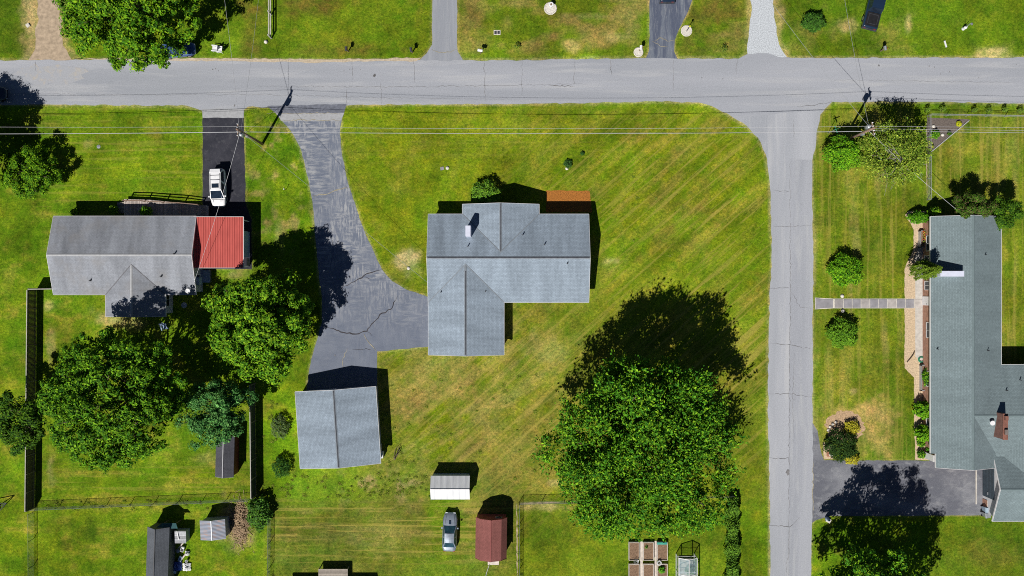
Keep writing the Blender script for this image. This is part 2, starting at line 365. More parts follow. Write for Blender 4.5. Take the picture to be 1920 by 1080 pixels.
mat['paint_silver'] = M_paint('silver_car_paint', (.24, .28, .34), .3, .3)
mat['paint_black'] = M_paint('black_car_paint', (.012, .026, .055), .2)
mat['paint_blue'] = M_paint('blue_car_paint', (.05, .10, .25), .25)
mat['tonneau'] = M_plain('vinyl_cover', (.012, .012, .014), .7, .3, 3)
mat['plastic_white'] = M_plain('white_plastic', (.75, .75, .77), .5, .08, 3)
mat['plastic_blue'] = M_plain('pale_blue_plastic', (.35, .45, .62), .5, .1, 3)
mat['plastic_green'] = M_plain('green_plastic', (.03, .22, .13), .5, .15, 3)
mat['plastic_teal'] = M_plain('teal_plastic', (.05, .35, .28), .5, .15, 3)
mat['open_garage_shade'] = M_plain('garage_interior_shade', (.05, .07, .09), .5, .2, 3)
mat['tarp_blue'] = M_plain('blue_tarp', (.05, .10, .35), .5, .4, 2)
mat['sign_green'] = M_plain('sign_green', (.02, .25, .14), .5, .08, 3)
mat['terracotta'] = M_plain('terracotta', (.28, .12, .08), .8, .2, 5)
mat['yellow_plastic'] = M_plain('lime_plastic', (.55, .55, .03), .6, .2, 5)

# ------------------------------------------------------------------ value noise for the lawn colours
def vnoise(X, Y, cell, seed):
    rs = np.random.RandomState(seed); G = rs.rand(257, 257)
    x = X / cell + 1000.37; y = Y / cell + 1000.71
    xi = np.floor(x).astype(int); yi = np.floor(y).astype(int); fx = x - xi; fy = y - yi
    fx = fx * fx * (3 - 2 * fx); fy = fy * fy * (3 - 2 * fy); g = lambda a, b: G[a % 257, b % 257]
    return (g(xi, yi) * (1 - fx) + g(xi + 1, yi) * fx) * (1 - fy) + (g(xi, yi + 1) * (1 - fx) + g(xi + 1, yi + 1) * fx) * fy
def fbm(X, Y, cell, seed, oct=4, g=.55):
    s = 0; a = 1; t = 0
    for i in range(oct): s = s + a * vnoise(X, Y, cell / 2 ** i, seed + i); t += a; a *= g
    return s / t

# ------------------------------------------------------------------ road and driveway outlines (site grid units, 15 per metre)
def jitter(pts, step=9, amp=1.2, seed=1, closed=True):
    rs = random.Random(seed); out = []; n = len(pts)
    for i in range(n if closed else n - 1):
        a = pts[i]; b = pts[(i + 1) % n]; L = math.hypot(b[0] - a[0], b[1] - a[1]); k = max(1, int(L / step))
        for j in range(k):
            t = j / k; x = a[0] + (b[0] - a[0]) * t; y = a[1] + (b[1] - a[1]) * t
            inside = -60 < x < 1980 and -60 < y < 1140
            q = amp if inside else 0
            out.append((x + rs.uniform(-q, q) * (0 if j == 0 else 1), y + rs.uniform(-q, q) * (0 if j == 0 else 1)))
    return out
def smooth(pts, it=1):
    for _ in range(it):
        q = []
        for i in range(len(pts)):
            a = pts[i]; b = pts[(i + 1) % len(pts)]; q += [(a[0] * .75 + b[0] * .25, a[1] * .75 + b[1] * .25), (a[0] * .25 + b[0] * .75, a[1] * .25 + b[1] * .75)]
        pts = q
    return pts
FAR = 9000
main_road = [(-FAR, 113), (0, 113), (160, 112), (300, 110), (480, 112), (600, 114), (780, 113), (865, 113), (960, 113), (1100, 111), (1215, 109), (1270, 110), (1385, 110), (1402, 101), (1440, 100), (1466, 108),
    (1550, 109), (1700, 108), (1860, 109), (1910, 107), (FAR, 104), (FAR, 196), (1920, 194), (1750, 191), (1560, 191), (1548, 203), (1380, 222), (1335, 199), (1310, 192), (1230, 190), (1150, 192), (960, 195), (700, 196), (648, 198), (503, 201), (465, 200), (455, 208),
    (380, 208), (366, 203), (350, 198), (70, 196), (0, 196), (-FAR, 196)]
side_road = [(1355, 205), (1367, 215), (1400, 236), (1421, 258), (1436, 290), (1443, 340), (1446, 420), (1447, 500), (1443, 560), (1441, 650), (1440, 760), (1442, 860), (1443, 960), (1444, 1080), (1444, FAR), (1516, FAR), (1518, 1080), (1520, 1000), (1523, 960), (1524, 860), (1523, 720), (1524, 560), (1525, 500), (1524, 400), (1521, 350), (1523, 300), (1530, 270), (1533, 240), (1538, 215), (1549, 200), (1553, 194), (1380, 194)]
dw_center = [(527, 224), (641, 224), (637, 250), (641, 290), (653, 345), (668, 390), (682, 430), (700, 470), (716, 505), (735, 527), (760, 542), (812, 560), (812, 649), (707, 659), (707, 745), (574, 745), (580, 692), (592, 645), (604, 605), (604, 560), (598, 520), (594, 470), (590, 430), (586, 378), (580, 345), (572, 310), (562, 275), (545, 245)]
dw_apron_dark = [(500, 199), (650, 195), (645, 212), (518, 213)]
dw_apron_pale = [(517, 212.5), (645.5, 211.5), (640, 226), (528, 227)]
dw_left = [(380, 220), (457, 220), (459, 300), (461, 385), (472, 412), (472, 505), (380, 505), (380, 300)]
dw_left_apron = [(379, 204), (458, 204), (457, 221), (380, 221)]
dw_dirt = [(72, -200), (100, -200), (108, 0), (116, 45), (118, 85), (136, 114), (52, 114), (66, 92), (70, 45), (70, 0)]
dw_grey = [(811, -400), (858, -400), (857, 0), (857, 70), (858, 96), (870, 116), (784, 116), (800, 100), (810, 84), (811, 0)]
dw_dark = [(1218, -400), (1340, -400), (1298, 0), (1290, 22), (1273, 55), (1265, 76), (1264, 97), (1271, 112), (1209, 112), (1217, 94), (1218, 40), (1218, 0)]
dw_gravel = [(1409, -400), (1448, -400), (1450, 0), (1456, 50), (1461, 84), (1475, 106), (1470, 109), (1402, 104), (1404, 60), (1408, 30)]
dw_right = [(1518, 790), (1523, 792), (1533, 808), (1540, 850), (1545, 863), (1756, 864), (1850, 872), (1850, 966), (1700, 967), (1560, 967), (1530, 975), (1518, 984)]
def arr(p): return np.array(p, float)
def dist_poly(X, Y, poly):
    """signed distance: negative inside"""
    d = np.full(X.shape, 1e9); ins = np.zeros(X.shape, bool); n = len(poly)
    for i in range(n):
        ax, ay = poly[i]; bx, by = poly[(i + 1) % n]; dx = bx - ax; dy = by - ay; L2 = dx * dx + dy * dy + 1e-9
        t = np.clip(((X - ax) * dx + (Y - ay) * dy) / L2, 0, 1); d = np.minimum(d, np.hypot(X - ax - t * dx, Y - ay - t * dy))
        if ay != by:
            c = ((ay > Y) != (by > Y)) & (X < (bx - ax) * (Y - ay) / (by - ay) + ax); ins ^= c
    return np.where(ins, -d, d)

# ------------------------------------------------------------------ ground: one sheet, denser near the houses
def axis_pts(lim, step, far):
    core = list(np.arange(-lim, lim + 1e-6, step)); out = []; x = lim; s = step
    while x < far: s *= 1.5; x += s; out.append(x)
    return np.array([-a for a in out[::-1]] + core + out)
gx = axis_pts(68, .27, 1500); gy = axis_pts(40, .27, 1500)
GX, GY = np.meshgrid(gx, gy); PX = 960 + 15 * GX; PY = 540 - 15 * GY
def sm(d, w): return 1 / (1 + np.exp(np.clip(d / w, -30, 30)))
def rect(x0, x1, y0, y1, w=12):
    return sm(x0 - PX, w) * sm(PX - x1, w) * sm(y0 - PY, w) * sm(PY - y1, w)
green = np.array([.085, .165, .010]); yel = np.array([.165, .215, .012]); olive = np.array([.125, .135, .012]); brown = np.array([.21, .155, .045]); straw = np.array([.42, .33, .19]); bright = np.array([.125, .235, .010]); tan = np.array([.30, .25, .055])
nz1 = fbm(PX, PY, 160, 3); nz2 = fbm(PX, PY, 45, 13, 5, .65); nz3 = fbm(PX, PY, 18, 23, 3); nz4 = fbm(PX, PY, 30, 33, 4, .7)
def lerp(a, b, t): return a + (b - a) * np.clip(t, 0, 1)[..., None]
def streak(d, along, cell, seed):
    """irregular mower lines: quick across, slow along"""
    return .6 * vnoise(d, along / 16, cell, seed) + .4 * vnoise(d, along / 7, cell * .45, seed + 1)
C = np.zeros(PX.shape + (3,)) + green
C = lerp(C, yel, (nz1 - .33) * 2.0)
C = lerp(C, bright, (nz2 - .46) * 3.4)
C = lerp(C, green * .72, (.44 - nz4) * 5.0)
C = lerp(C, yel * 1.15, (nz4 - .56) * 4.5)
C = lerp(C, brown, (nz3 - .62) * 2.2 * (nz2 > .35))
left = rect(-900, 500, 190, 1100, 30)
C = lerp(C, np.array([.125, .205, .012]), left * .45 * (.4 + nz2)); C = lerp(C, tan, left * np.clip((fbm(PX, PY * 2.2, 34, 61, 4) - .56) * 5, 0, 1) * .55)
hl_ = streak(PY, PX, 11, 63); C = lerp(C, yel * 1.2, rect(60, 380, 195, 400, 12) * (hl_ - .5) * 1.8); C = lerp(C, tan, rect(75, 468, 870, 945, 12) * (streak(PY, PX, 9, 65) - .5) * 2.2)
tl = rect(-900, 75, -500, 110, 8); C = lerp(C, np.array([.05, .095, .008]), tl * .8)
# centre lawn: dry yellow green with diagonal mowing stripes
ctr = rect(630, 1450, 200, 935, 14); C = lerp(C, np.array([.175, .205, .012]), ctr * .5); C = lerp(C, np.array([.23, .20, .05]), ctr * np.clip((fbm(PX, PY, 38, 67, 4, .65) - .52) * 4, 0, 1) * .5)
dgd = PX * .66 + PY * .75; dga = PX * .75 - PY * .66
diag = sm(-(PX - 0.55 * (PY - 250) - 1010), 60) * rect(880, 1450, 215, 760, 25)
st = streak(dgd, dga, 15, 41); amp = (.35 + 1.1 * vnoise(PX, PY, 70, 47))
C = lerp(C, np.array([.30, .27, .05]), diag * np.clip((st - .55) * 5, 0, 1) * .75 * amp)
C = lerp(C, np.array([.085, .135, .008]), diag * np.clip((.42 - st) * 4.5, 0, 1) * .75 * amp)
C = lerp(C, np.array([.24, .17, .06]), diag * np.clip((streak(dgd, dga * 2.2, 22, 57) - .58) * 5, 0, 1) * .6)
C = lerp(C, bright, diag * np.clip((nz2 - .55) * 6, 0, 1) * .6)
# south of the house, rough and brown
sth = rect(700, 1060, 590, 935, 35); C = lerp(C, np.array([.24, .20, .075]), sth * np.clip(.4 + (fbm(PX, PY, 42, 77, 5, .7) - .46) * 4.2, 0, .95))
sth2 = rect(960, 1450, 580, 900, 35); C = lerp(C, np.array([.22, .21, .04]), sth2 * .35 * (.4 + nz4)); C = lerp(C, tan, sth2 * np.clip((streak(dgd, dga, 11, 79) - .55) * 4, 0, 1) * .5)
C = lerp(C, np.array([.31, .25, .11]), sth * np.clip((streak(PX * .56 + PY * .83, PX * .83 - PY * .56, 10, 81) - .54) * 5, 0, 1) * .6)
# bottom field, horizontal mowing
bf = rect(508, 965, 942, 1100, 6); C = lerp(C, np.array([.125, .125, .030]), bf * .7)
hs = streak(PY, PX, 9, 91); C = lerp(C, np.array([.26, .19, .095]), bf * sm(PY - 1045, 18) * np.clip((hs - .5) * 5, 0, 1) * (.25 + .9 * vnoise(PX, PY, 80, 93)))
C = lerp(C, bright * .9, rect(740, 900, 1030, 1200, 22) * .75 * (.5 + nz2)); C = lerp(C, np.array([.20, .21, .08]), rect(560, 960, 960, 1080, 20) * np.clip((nz2 - .52) * 6, 0, 1) * .5)
C = lerp(C, np.array([.15, .20, .02]), rect(975, 1350, 945, 1200, 14) * .6 * (.4 + nz4))
# band behind the garage, rough weeds
C = lerp(C, np.array([.14, .24, .03]), rect(520, 800, 885, 930, 14) * .6); C = lerp(C, np.array([.36, .26, .18]), rect(640, 795, 885, 940, 10) * np.clip((nz3 - .5) * 6, 0, 1) * .9)
# between the two driveways
C = lerp(C, np.array([.34, .26, .13]), rect(462, 590, 230, 470, 12) * np.clip((nz3 - .54) * 6, 0, 1) * .8)
# right lawns, vertical mowing
rl = rect(1520, 1705, 190, 865, 8) + rect(1745, 2600, 210, 680, 8); C = lerp(C, np.array([.155, .185, .020]), rl * .65)
vs = streak(PX, PY, 13, 95); C = lerp(C, np.array([.26, .235, .085]), rl * np.clip((vs - .5) * 4, 0, 1) * (.3 + .7 * vnoise(PX, PY, 70, 97)))
C = lerp(C, np.array([.085, .14, .012]), rl * np.clip((.45 - vs) * 4, 0, 1) * .7); C = lerp(C, tan, rl * np.clip((nz2 - .52) * 5, 0, 1) * .4)
C = lerp(C, np.array([.07, .17, .012]), rect(1600, 1740, 800, 862, 14) * .8)
rb = rect(1745, 2600, 968, 1500, 10); C = lerp(C, np.array([.10, .135, .015]), rb * .7)
# top lawns, mottled
tp = rect(355, 1400, -500, 108, 6); C = lerp(C, np.array([.13, .18, .018]), tp * .45); C = lerp(C, np.array([.27, .20, .09]), tp * rect(860, 1400, -500, 108, 10) * np.clip((fbm(PX, PY * 1.9, 60, 99) - .46) * 5, 0, 1) * .8)
C = lerp(C, np.array([.15, .09, .04]), tp * np.clip((fbm(PX, PY * 1.5, 70, 101) - .54) * 6, 0, 1) * .6)
tr = rect(1475, 2600, -500, 108, 6); C = lerp(C, np.array([.085, .145, .012]), tr * .55); C = lerp(C, np.array([.20, .17, .06]), tr * np.clip((nz2 - .55) * 5, 0, 1) * .6)
# single worn or lush spots (x, y, rx, ry, colour, strength)
for x, y, rx, ry, c, k in [(205, 598, 32, 14, straw, .8), (240, 606, 25, 10, straw, .7), (95, 650, 6, 40, straw, .6), (94, 880, 6, 22, straw, .6), (92, 575, 8, 8, straw, .6), (765, 492, 17, 15, np.array([.50, .42, .30]), .9), (1148, 489, 14, 7, straw, .8),
        (1588, 50, 16, 10, straw, .7), (1703, 45, 5, 18, straw, .7), (1862, 100, 26, 9, np.array([.55, .42, .28]), 1), (1462, 30, 9, 45, straw, .8), (1470, 95, 10, 14, straw, .8), (1075, 88, 22, 9, straw, .6), (1155, 68, 22, 8, straw, .6), (1110, 30, 40, 5, straw, .5),
        (1345, 28, 10, 22, brown * .7, .8), (1340, 62, 9, 8, brown * .7, .7), (165, 270, 7, 6, straw, .5), (385, 110, 8, 3, straw, .6), (1600, 733, 8, 5, straw, .7), (525, 430, 8, 20, straw, .5), (1636, 808, 30, 46, np.array([.34, .25, .11]), 1.), (1600, 782, 42, 18, np.array([.36, .26, .13]), .9), (1655, 835, 18, 24, np.array([.40, .31, .13]), .8),
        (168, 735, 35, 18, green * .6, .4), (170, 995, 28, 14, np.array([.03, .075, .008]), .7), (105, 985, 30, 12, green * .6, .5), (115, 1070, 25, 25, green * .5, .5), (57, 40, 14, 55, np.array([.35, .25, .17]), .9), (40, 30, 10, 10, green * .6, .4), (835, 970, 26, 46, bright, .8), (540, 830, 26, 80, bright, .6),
        (525, 800, 24, 30, bright * 1.1, .7), (525, 875, 24, 28, bright, .7), (585, 720, 20, 40, bright, .0), (508, 650, 22, 90, bright * .8, .5), (1640, 985, 12, 6, straw, .0), (445, 985, 24, 38, np.array([.40, .28, .19]), .95), (420, 1040, 40, 30, bright * .9, .5), (470, 955, 25, 10, straw, .6), (405, 860, 25, 10, straw, .3),
        (1040, 905, 12, 6, straw, .6), (1015, 950, 40, 5, straw, .8), (440, 515, 22, 9, straw * .8, .7), (1015, 655, 45, 25, straw, .35), (590, 1045, 60, 22, np.array([.11, .16, .03]), .6), (730, 1000, 42, 30, np.array([.22, .21, .07]), .7), (1860, 1040, 50, 18, np.array([.2, .17, .05]), .4), (690, 690, 1, 1, straw, 0)]:
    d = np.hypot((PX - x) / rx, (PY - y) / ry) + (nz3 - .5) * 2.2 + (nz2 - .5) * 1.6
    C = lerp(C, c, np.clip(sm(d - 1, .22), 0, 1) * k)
# worn verge beside every paved edge
for poly, wdt, c, k in [(main_road, 2.2, np.array([.42, .36, .24]), .75), (side_road, 2.2, np.array([.40, .35, .24]), .8), (dw_center, 1.6, np.array([.36, .33, .22]), .7), (dw_left, 1.4, straw, .6), (dw_grey, 2.0, straw, .6), (dw_dark, 1.6, straw, .8), (dw_gravel, 5, straw, .7), (dw_dirt, 9, np.array([.37, .28, .18]), .75), (dw_right, 1.4, straw, .6)]:
    d = np.abs(dist_poly(PX, PY, poly)) ; d = d + (nz3 - .5) * wdt * 2.0
    C = lerp(C, c, sm(d - wdt * 1.2, wdt * .35) * k)
    if poly is side_road or poly is main_road: C = lerp(C, bright, sm(np.abs(d - 9) - 4, 1.5) * .25)
ny, nx = GX.shape
gz = np.zeros_like(GX)
verts = np.stack([GX, GY, gz], -1).reshape(-1, 3)
idx = np.arange(nx * ny).reshape(ny, nx)
faces = np.stack([idx[:-1, :-1], idx[:-1, 1:], idx[1:, 1:], idx[1:, :-1]], -1).reshape(-1, 4)
def np_mesh(name, verts, faces, colors, material, parent=None, smooth=False):
    me = bpy.data.meshes.new(name); nv = len(verts); nf = len(faces); k = faces.shape[1]
    me.vertices.add(nv); me.vertices.foreach_set('co', np.asarray(verts, np.float32).ravel())
    me.loops.add(nf * k); me.loops.foreach_set('vertex_index', faces.astype(np.int32).ravel())
    me.polygons.add(nf); me.polygons.foreach_set('loop_start', np.arange(0, nf * k, k, dtype=np.int32)); me.polygons.foreach_set('loop_total', np.full(nf, k, np.int32))
    me.update(calc_edges=True)
    if colors is not None:
        at = me.color_attributes.new('Col', 'FLOAT_COLOR', 'POINT'); cc = np.ones((nv, 4), np.float32); cc[:, :3] = colors; at.data.foreach_set('color', cc.ravel())
    me.materials.append(material); me.polygons.foreach_set('use_smooth', np.full(nf, smooth))
    o = bpy.data.objects.new(name, me); COL.objects.link(o)
    if parent is not None: o.parent = parent
    return o
pave = np.clip(C[..., 0] / (C[..., 1] + 1e-6) - .9, 0, 1)[..., None]
C = C * (1 + (fbm(PX, PY, 75, 201, 5, .75)[..., None] - .5) * 1.35); C = C * (1 + (fbm(PX, PY, 55, 211, 5, .75)[..., None] - .5) * np.array([.85, .2, .5])) 
C = np.clip(C * np.array([1.04, 1.09, .72]), 0, 1)
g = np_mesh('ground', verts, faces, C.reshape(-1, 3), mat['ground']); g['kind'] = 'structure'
MOW = np.zeros(C.shape); MOW[..., 0] = np.clip(diag * (.45 + 1.0 * vnoise(PX, PY, 110, 47)) + sth * .7 + sth2 * .55, 0, 1); MOW[..., 1] = np.clip(bf * sm(PY - 1050, 14) * 1.0 + rect(75, 468, 870, 945, 12) * .5 + rect(60, 380, 195, 400, 12) * .4 + rect(640, 1250, 198, 300, 16) * .25, 0, 1); MOW[..., 2] = np.clip(rl * (.35 + .6 * vnoise(PX, PY, 90, 97)), 0, 1)
ma = g.data.color_attributes.new('Mow', 'FLOAT_COLOR', 'POINT'); cc = np.ones((len(verts), 4), np.float32); cc[:, :3] = MOW.reshape(-1, 3); ma.data.foreach_set('color', cc.ravel())

def sheet(name, pts, z, m, jit=1.2, seed=1, step=9):
    p = jitter(pts, step, jit, seed) if jit else pts
    mb = MB(); mb.poly([((x - 960) / PPM, (540 - y) / PPM, z) for x, y in p][::-1])
    me_o = mb.build(name, m); 
    # make every sheet face up
    me = me_o.data
    if me.polygons[0].normal.z < 0: me.flip_normals()
    me_o['kind'] = 'structure'; return me_o
sheet('road', main_road, .016, mat['road'], 1.3, 3)
sheet('side_road', side_road, .012, mat['side_road'], 1.3, 4)
sheet('driveway', dw_center, .008, mat['drive'], .8, 5)
sheet('driveway_apron', dw_apron_pale, .020, mat['apron'], .5, 6)
sheet('driveway_apron', dw_apron_dark, .024, mat['patch_dark'], .8, 7)
sheet('driveway', dw_left, .008, mat['drive_black'], .9, 8)
sheet('driveway_apron', dw_left_apron, .020, mat['apron'], .8, 9)
sheet('dirt_driveway', dw_dirt, .004, mat['dirt'], 3, 10)
sheet('driveway', dw_grey, .008, mat['drive_grey'], .8, 11)
sheet('driveway', dw_dark, .008, mat['drive_dark'], .8, 12)
sheet('gravel_driveway', dw_gravel, .004, mat['gravel'], 2.2, 13)
sheet('driveway', dw_right, .008, mat['drive_right'], .6, 14)
# tyre dirt carried from the dirt drive onto the road, repair patches
def blob(cx, cy, rx, ry, seed, n=26, k=.3):
    rs = random.Random(seed); return [(cx + rx * math.cos(t) * (1 + rs.uniform(-k, k)), cy + ry * math.sin(t) * (1 + rs.uniform(-k, k))) for t in [2 * math.pi * i / n for i in range(n)]]
mat['dirt_film'] = M_asphalt('dirt_film', (.345, .355, .385), (.40, .375, .34), (.45, .39, .31), .3, (.7, .7, 1), .15, edge=(.5, .75))
sheet('road_dirt', blob(100, 140, 62, 20, 3), .020, mat['dirt_film'], 0)
mat['patch_lane'] = M_asphalt('lane_patch', (.35, .362, .40), (.295, .308, .345), (.40, .41, .43), .2, (1, .08, 1), .20, sk=.75)
sheet('road_patch', [(1482, 300), (1523, 300), (1522, 420), (1523, 640), (1522, 990), (1519, 1200), (1478, 1200), (1479, 800), (1481, 500)], .020, mat['patch_lane'], .5, 15)
# kerb edge of pale sand along the top of the road
sheet('road_shoulder', [(140, 110), (250, 109), (450, 110), (600, 111), (700, 110), (790, 108), (780, 115), (700, 115), (600, 117.5), (450, 115), (250, 113)], .022, M_plain('sand', (.46, .38, .28), .95, .25, 4), 1.2, 33)
# cracks and a few painted cable shadows: thin wandering ribbons
def ribbon(mb, pts, w, z, seed, amp=1.6, step=5):
    w = w * .8
    rs = random.Random(seed); P = jitter(pts, step, amp, seed, closed=False) + [pts[-1]]
    P = [Vector(((x - 960) / PPM, (540 - y) / PPM, z)) for x, y in P]; n = len(P); prev = None
    for i, p in enumerate(P):
        d = (P[min(i + 1, n - 1)] - P[max(i - 1, 0)]).normalized(); s = Vector((-d.y, d.x, 0)) * w * .5 * rs.uniform(.5, 1.3) * min(1, .25 + 3 * min(i, n - 1 - i) / n)
        cur = (p - s, p + s)
        if prev: mb.poly([prev[0], cur[0], cur[1], prev[1]])
        prev = cur
mb = MB()
for i, (pts, w) in enumerate([([(660, 116), (661, 150)], .06), ([(649, 168), (651, 197)], .06), ([(776, 113), (777, 155)], .05), ([(908, 112), (909, 194)], .07), ([(1078, 112), (1076, 160)], .05), ([(1144, 112), (1146, 140)], .07), ([(1263, 112), (1262, 170)], .05), ([(1382, 110), (1381, 140)], .08),
        ([(714, 155), (716, 196)], .05), ([(0, 176), (300, 178), (480, 177), (700, 183), (960, 186)], .03), ([(480, 162), (720, 163), (960, 160), (1100, 157)], .05), ([(1030, 160), (1075, 162)], .12), ([(980, 113), (979, 180)], .04), ([(66, 114), (68, 135)], .05), ([(1560, 150), (1920, 155)], .03)]): ribbon(mb, pts, w, .024, i)  # the long lengthwise runs are overhead cable shadows painted as dark lines
o = mb.build('road_cracks_and_shadows', mat['crack']); o['kind'] = 'structure'
mb = MB()
for i, (pts, w) in enumerate([([(1452, 357), (1478, 360), (1480, 359)], .05), ([(1450, 424), (1475, 425), (1522, 422)], .05), ([(1444, 541), (1480, 540)], .05), ([(1482, 545), (1500, 576), (1523, 578)], .05), ([(1443, 643), (1480, 646), (1495, 650), (1523, 655)], .06), ([(1441, 738), (1478, 738), (1523, 744)], .06),
        ([(1441, 858), (1465, 860), (1478, 857), (1480, 870)], .07), ([(1442, 985), (1480, 988), (1500, 970)], .07), ([(1481, 300), (1482, 500), (1480, 760), (1479, 1080)], .06), ([(1488, 660), (1486, 760), (1489, 830)], .04), ([(1478, 988), (1479, 1030), (1474, 1080)], .05), ([(1494, 200), (1530, 197), (1560, 190)], .07), ([(1487, 225), (1489, 260)], .04)]): ribbon(mb, pts, w, .026, 50 + i)
o = mb.build('side_road_cracks', mat['crack']); o['kind'] = 'structure'
mb = MB()
for i, (pts, w) in enumerate([([(716, 505), (700, 510), (682, 517), (665, 528), (652, 535), (640, 541)], .16), ([(680, 519), (696, 523)], .07), ([(604, 610), (625, 616), (650, 625), (672, 626), (688, 621), (700, 605), (712, 590), (733, 580), (740, 565), (745, 555)], .16), ([(735, 578), (741, 563)], .14), ([(660, 656), (698, 654)], .07), ([(688, 621), (698, 630)], .06)]): ribbon(mb, pts, w, .018, 90 + i)
o = mb.build('driveway_cracks', mat['crack_dark']); o['kind'] = 'structure'
mb = MB()
for i, (pts, w) in enumerate([([(586, 367), (610, 365), (636, 355), (656, 350)], .16), ([(682, 625), (690, 640), (705, 658)], .12), ([(651, 652), (643, 672), (644, 690)], .09), ([(808, 92), (822, 98), (845, 98), (856, 93)], .10), ([(1222, 78), (1238, 70), (1252, 78), (1265, 76)], .09), ([(1224, 78), (1238, 87), (1252, 87)], .09), ([(500, 212.5), (645, 212.5)], .08), ([(525, 226), (640, 225.5)], .10), ([(1524, 864), (1524, 970)], .12)]): ribbon(mb, pts, w, .030, 130 + i)
o = mb.build('driveway_joints', mat['crack_grass']); o['kind'] = 'structure'
# oil / tar spots on the road
mb = MB()
for i, (x, y, r) in enumerate([(702, 142, 3.2), (1477, 886, 5), (1041, 141, 0), (1835, 146, 1), (440, 198, 2), (399, 130, 1.2), (404, 129, 1), (410, 133, .9), (645, 133, 1.2), (655, 130, 1), (676, 131, .9), (1905, 121, 1), (1742, 124, 1.4), (1752, 126, 1), (1763, 139, 1), (1780, 135, 1), (1355, 148, 1), (1316, 146, 1.2), (1648, 123, 2), (628, 666, 1.6)]):
    if r: mb.poly([((a - 960) / PPM, (540 - b) / PPM, .028) for a, b in blob(x, y, r * .7, r, i, 10, .35)][::-1])
o = mb.build('road_tar_spots', mat['crack']); o['kind'] = 'structure'
# beds, walks
sheet('mulch_bed', [(1024, 357), (1105, 358), (1108, 378), (1110, 398), (1024, 398)], .006, mat['mulch_orange'], .7, 21, 4)
sheet('front_bed', [(1703, 396), (1697, 403), (1702, 412), (1713, 430), (1712, 470), (1704, 485), (1696, 505), (1696, 552), (1696, 690), (1714, 708), (1714, 790), (1716, 862), (1752, 862), (1752, 396)], .006, mat['mulch_tan'], .8, 22, 5)
sheet('concrete_walk', [(1716, 480), (1740, 430), (1746, 430), (1746, 680), (1728, 680), (1716, 668)], .010, mat['concrete'], .3, 23)
sheet('flower_bed_soil', [(1738, 220), (1818, 224), (1800, 238), (1742, 288), (1738, 288)], .006, mat['soil_dark'], .4, 24)
sheet('island_bed', blob(1584, 800, 37, 29, 5, 50, .10) , .006, mat['mulch_brown'], 0)
sheet('island_bed', [(1543, 830), (1545, 861), (1562, 861), (1562, 830)], .006, mat['mulch_tan'], .6, 26)
# paver walk
pv = thing('paver_walk', 'grey stepping pavers with pale joints leading from the side road to the long house', 'walkway', W(1614, 569), world=True)
mb = MB(); 
mb.poly([W(1528, 558, 0), W(1528, 580, 0), W(1562, 578, 0), W(1704, 578, 0), W(1716, 578, 0), W(1716, 560, 0), W(1562, 560, 0)]); mb.v = [(a, b, .012) for a, b, c in mb.v]; mb.build('joint_base', mat['stone'], pv)
for i in range(10):
    x0 = 1565 + i * 16.6; m_ = MB(); a = W(x0, 577.2); b = W(x0 + 15.4, 561.2); m_.box(a.x, b.x, a.y, b.y, .0, .045); 
    m_.build('paver', mat['paver'] if i % 3 else M_plain('paver_warm', (.29 + .02 * i, .27 + .018 * i, .27 + .015 * i), .9, .2, 1.5), pv)
m_ = MB(); P = [W(1529, 559), W(1529, 579.4), W(1545, 577.5), W(1561.5, 577.2), W(1561.5, 561.2), W(1545, 561)]; m_.slab([Vector((p.x, p.y, .045)) for p in P], .045); m_.build('end_paver', mat['paver'], pv)

# ------------------------------------------------------------------ foliage
def leaf_mesh(name, P, Nrm, size, colors, parent, m=None, aspect=.6, Tdir=None, org=(0, 0, 0)):
    """each leaf a small folded four-point blade"""
    n = len(P); Nrm = Nrm / (np.linalg.norm(Nrm, axis=1, keepdims=True) + 1e-9)
    t = nrs.normal(size=(n, 3)) if Tdir is None else Tdir + nrs.normal(size=(n, 3)) * .35
    t = t - (t * Nrm).sum(1, keepdims=True) * Nrm; t /= np.linalg.norm(t, axis=1, keepdims=True) + 1e-9
    s = np.cross(Nrm, t); L = size[:, None]
    A = P - t * L * .5; B = P + s * L * aspect * .5 + Nrm * L * .08; Cc = P + t * L * .5; D = P - s * L * aspect * .5 + Nrm * L * .08
    v = np.stack([A, B, Cc, D], 1).reshape(-1, 3) - np.array(org); f = np.arange(4 * n).reshape(n, 4)
    return np_mesh(name, v, f, np.repeat(colors, 4, 0), m or mat['leaf'], parent)
def cmix(n, pal):
    pal = np.array(pal, float); w = nrs.rand(n); i = nrs.randint(0, len(pal), n); j = nrs.randint(0, len(pal), n)
    return (pal[i] * w[:, None] + pal[j] * (1 - w[:, None])) * (0.8 + .4 * nrs.rand(n, 1))
def limb(mb, a, b, r0, r1, rs, seg=5, wob=.06):
    a = Vector(a); b = Vector(b); L = (b - a).length; pts = []
    for i in range(seg + 1):
        t = i / seg; p = a.lerp(b, t); q = Vector((rs.uniform(-1, 1), rs.uniform(-1, 1), rs.uniform(-1, 1))) * L * wob * (0 if i in (0,) else 1)
        p.z += L * .08 * math.sin(t * math.pi); pts.append(p + q)
    mb.tube(pts, [r0 + (r1 - r0) * i / seg for i in range(seg + 1)], 6); return pts
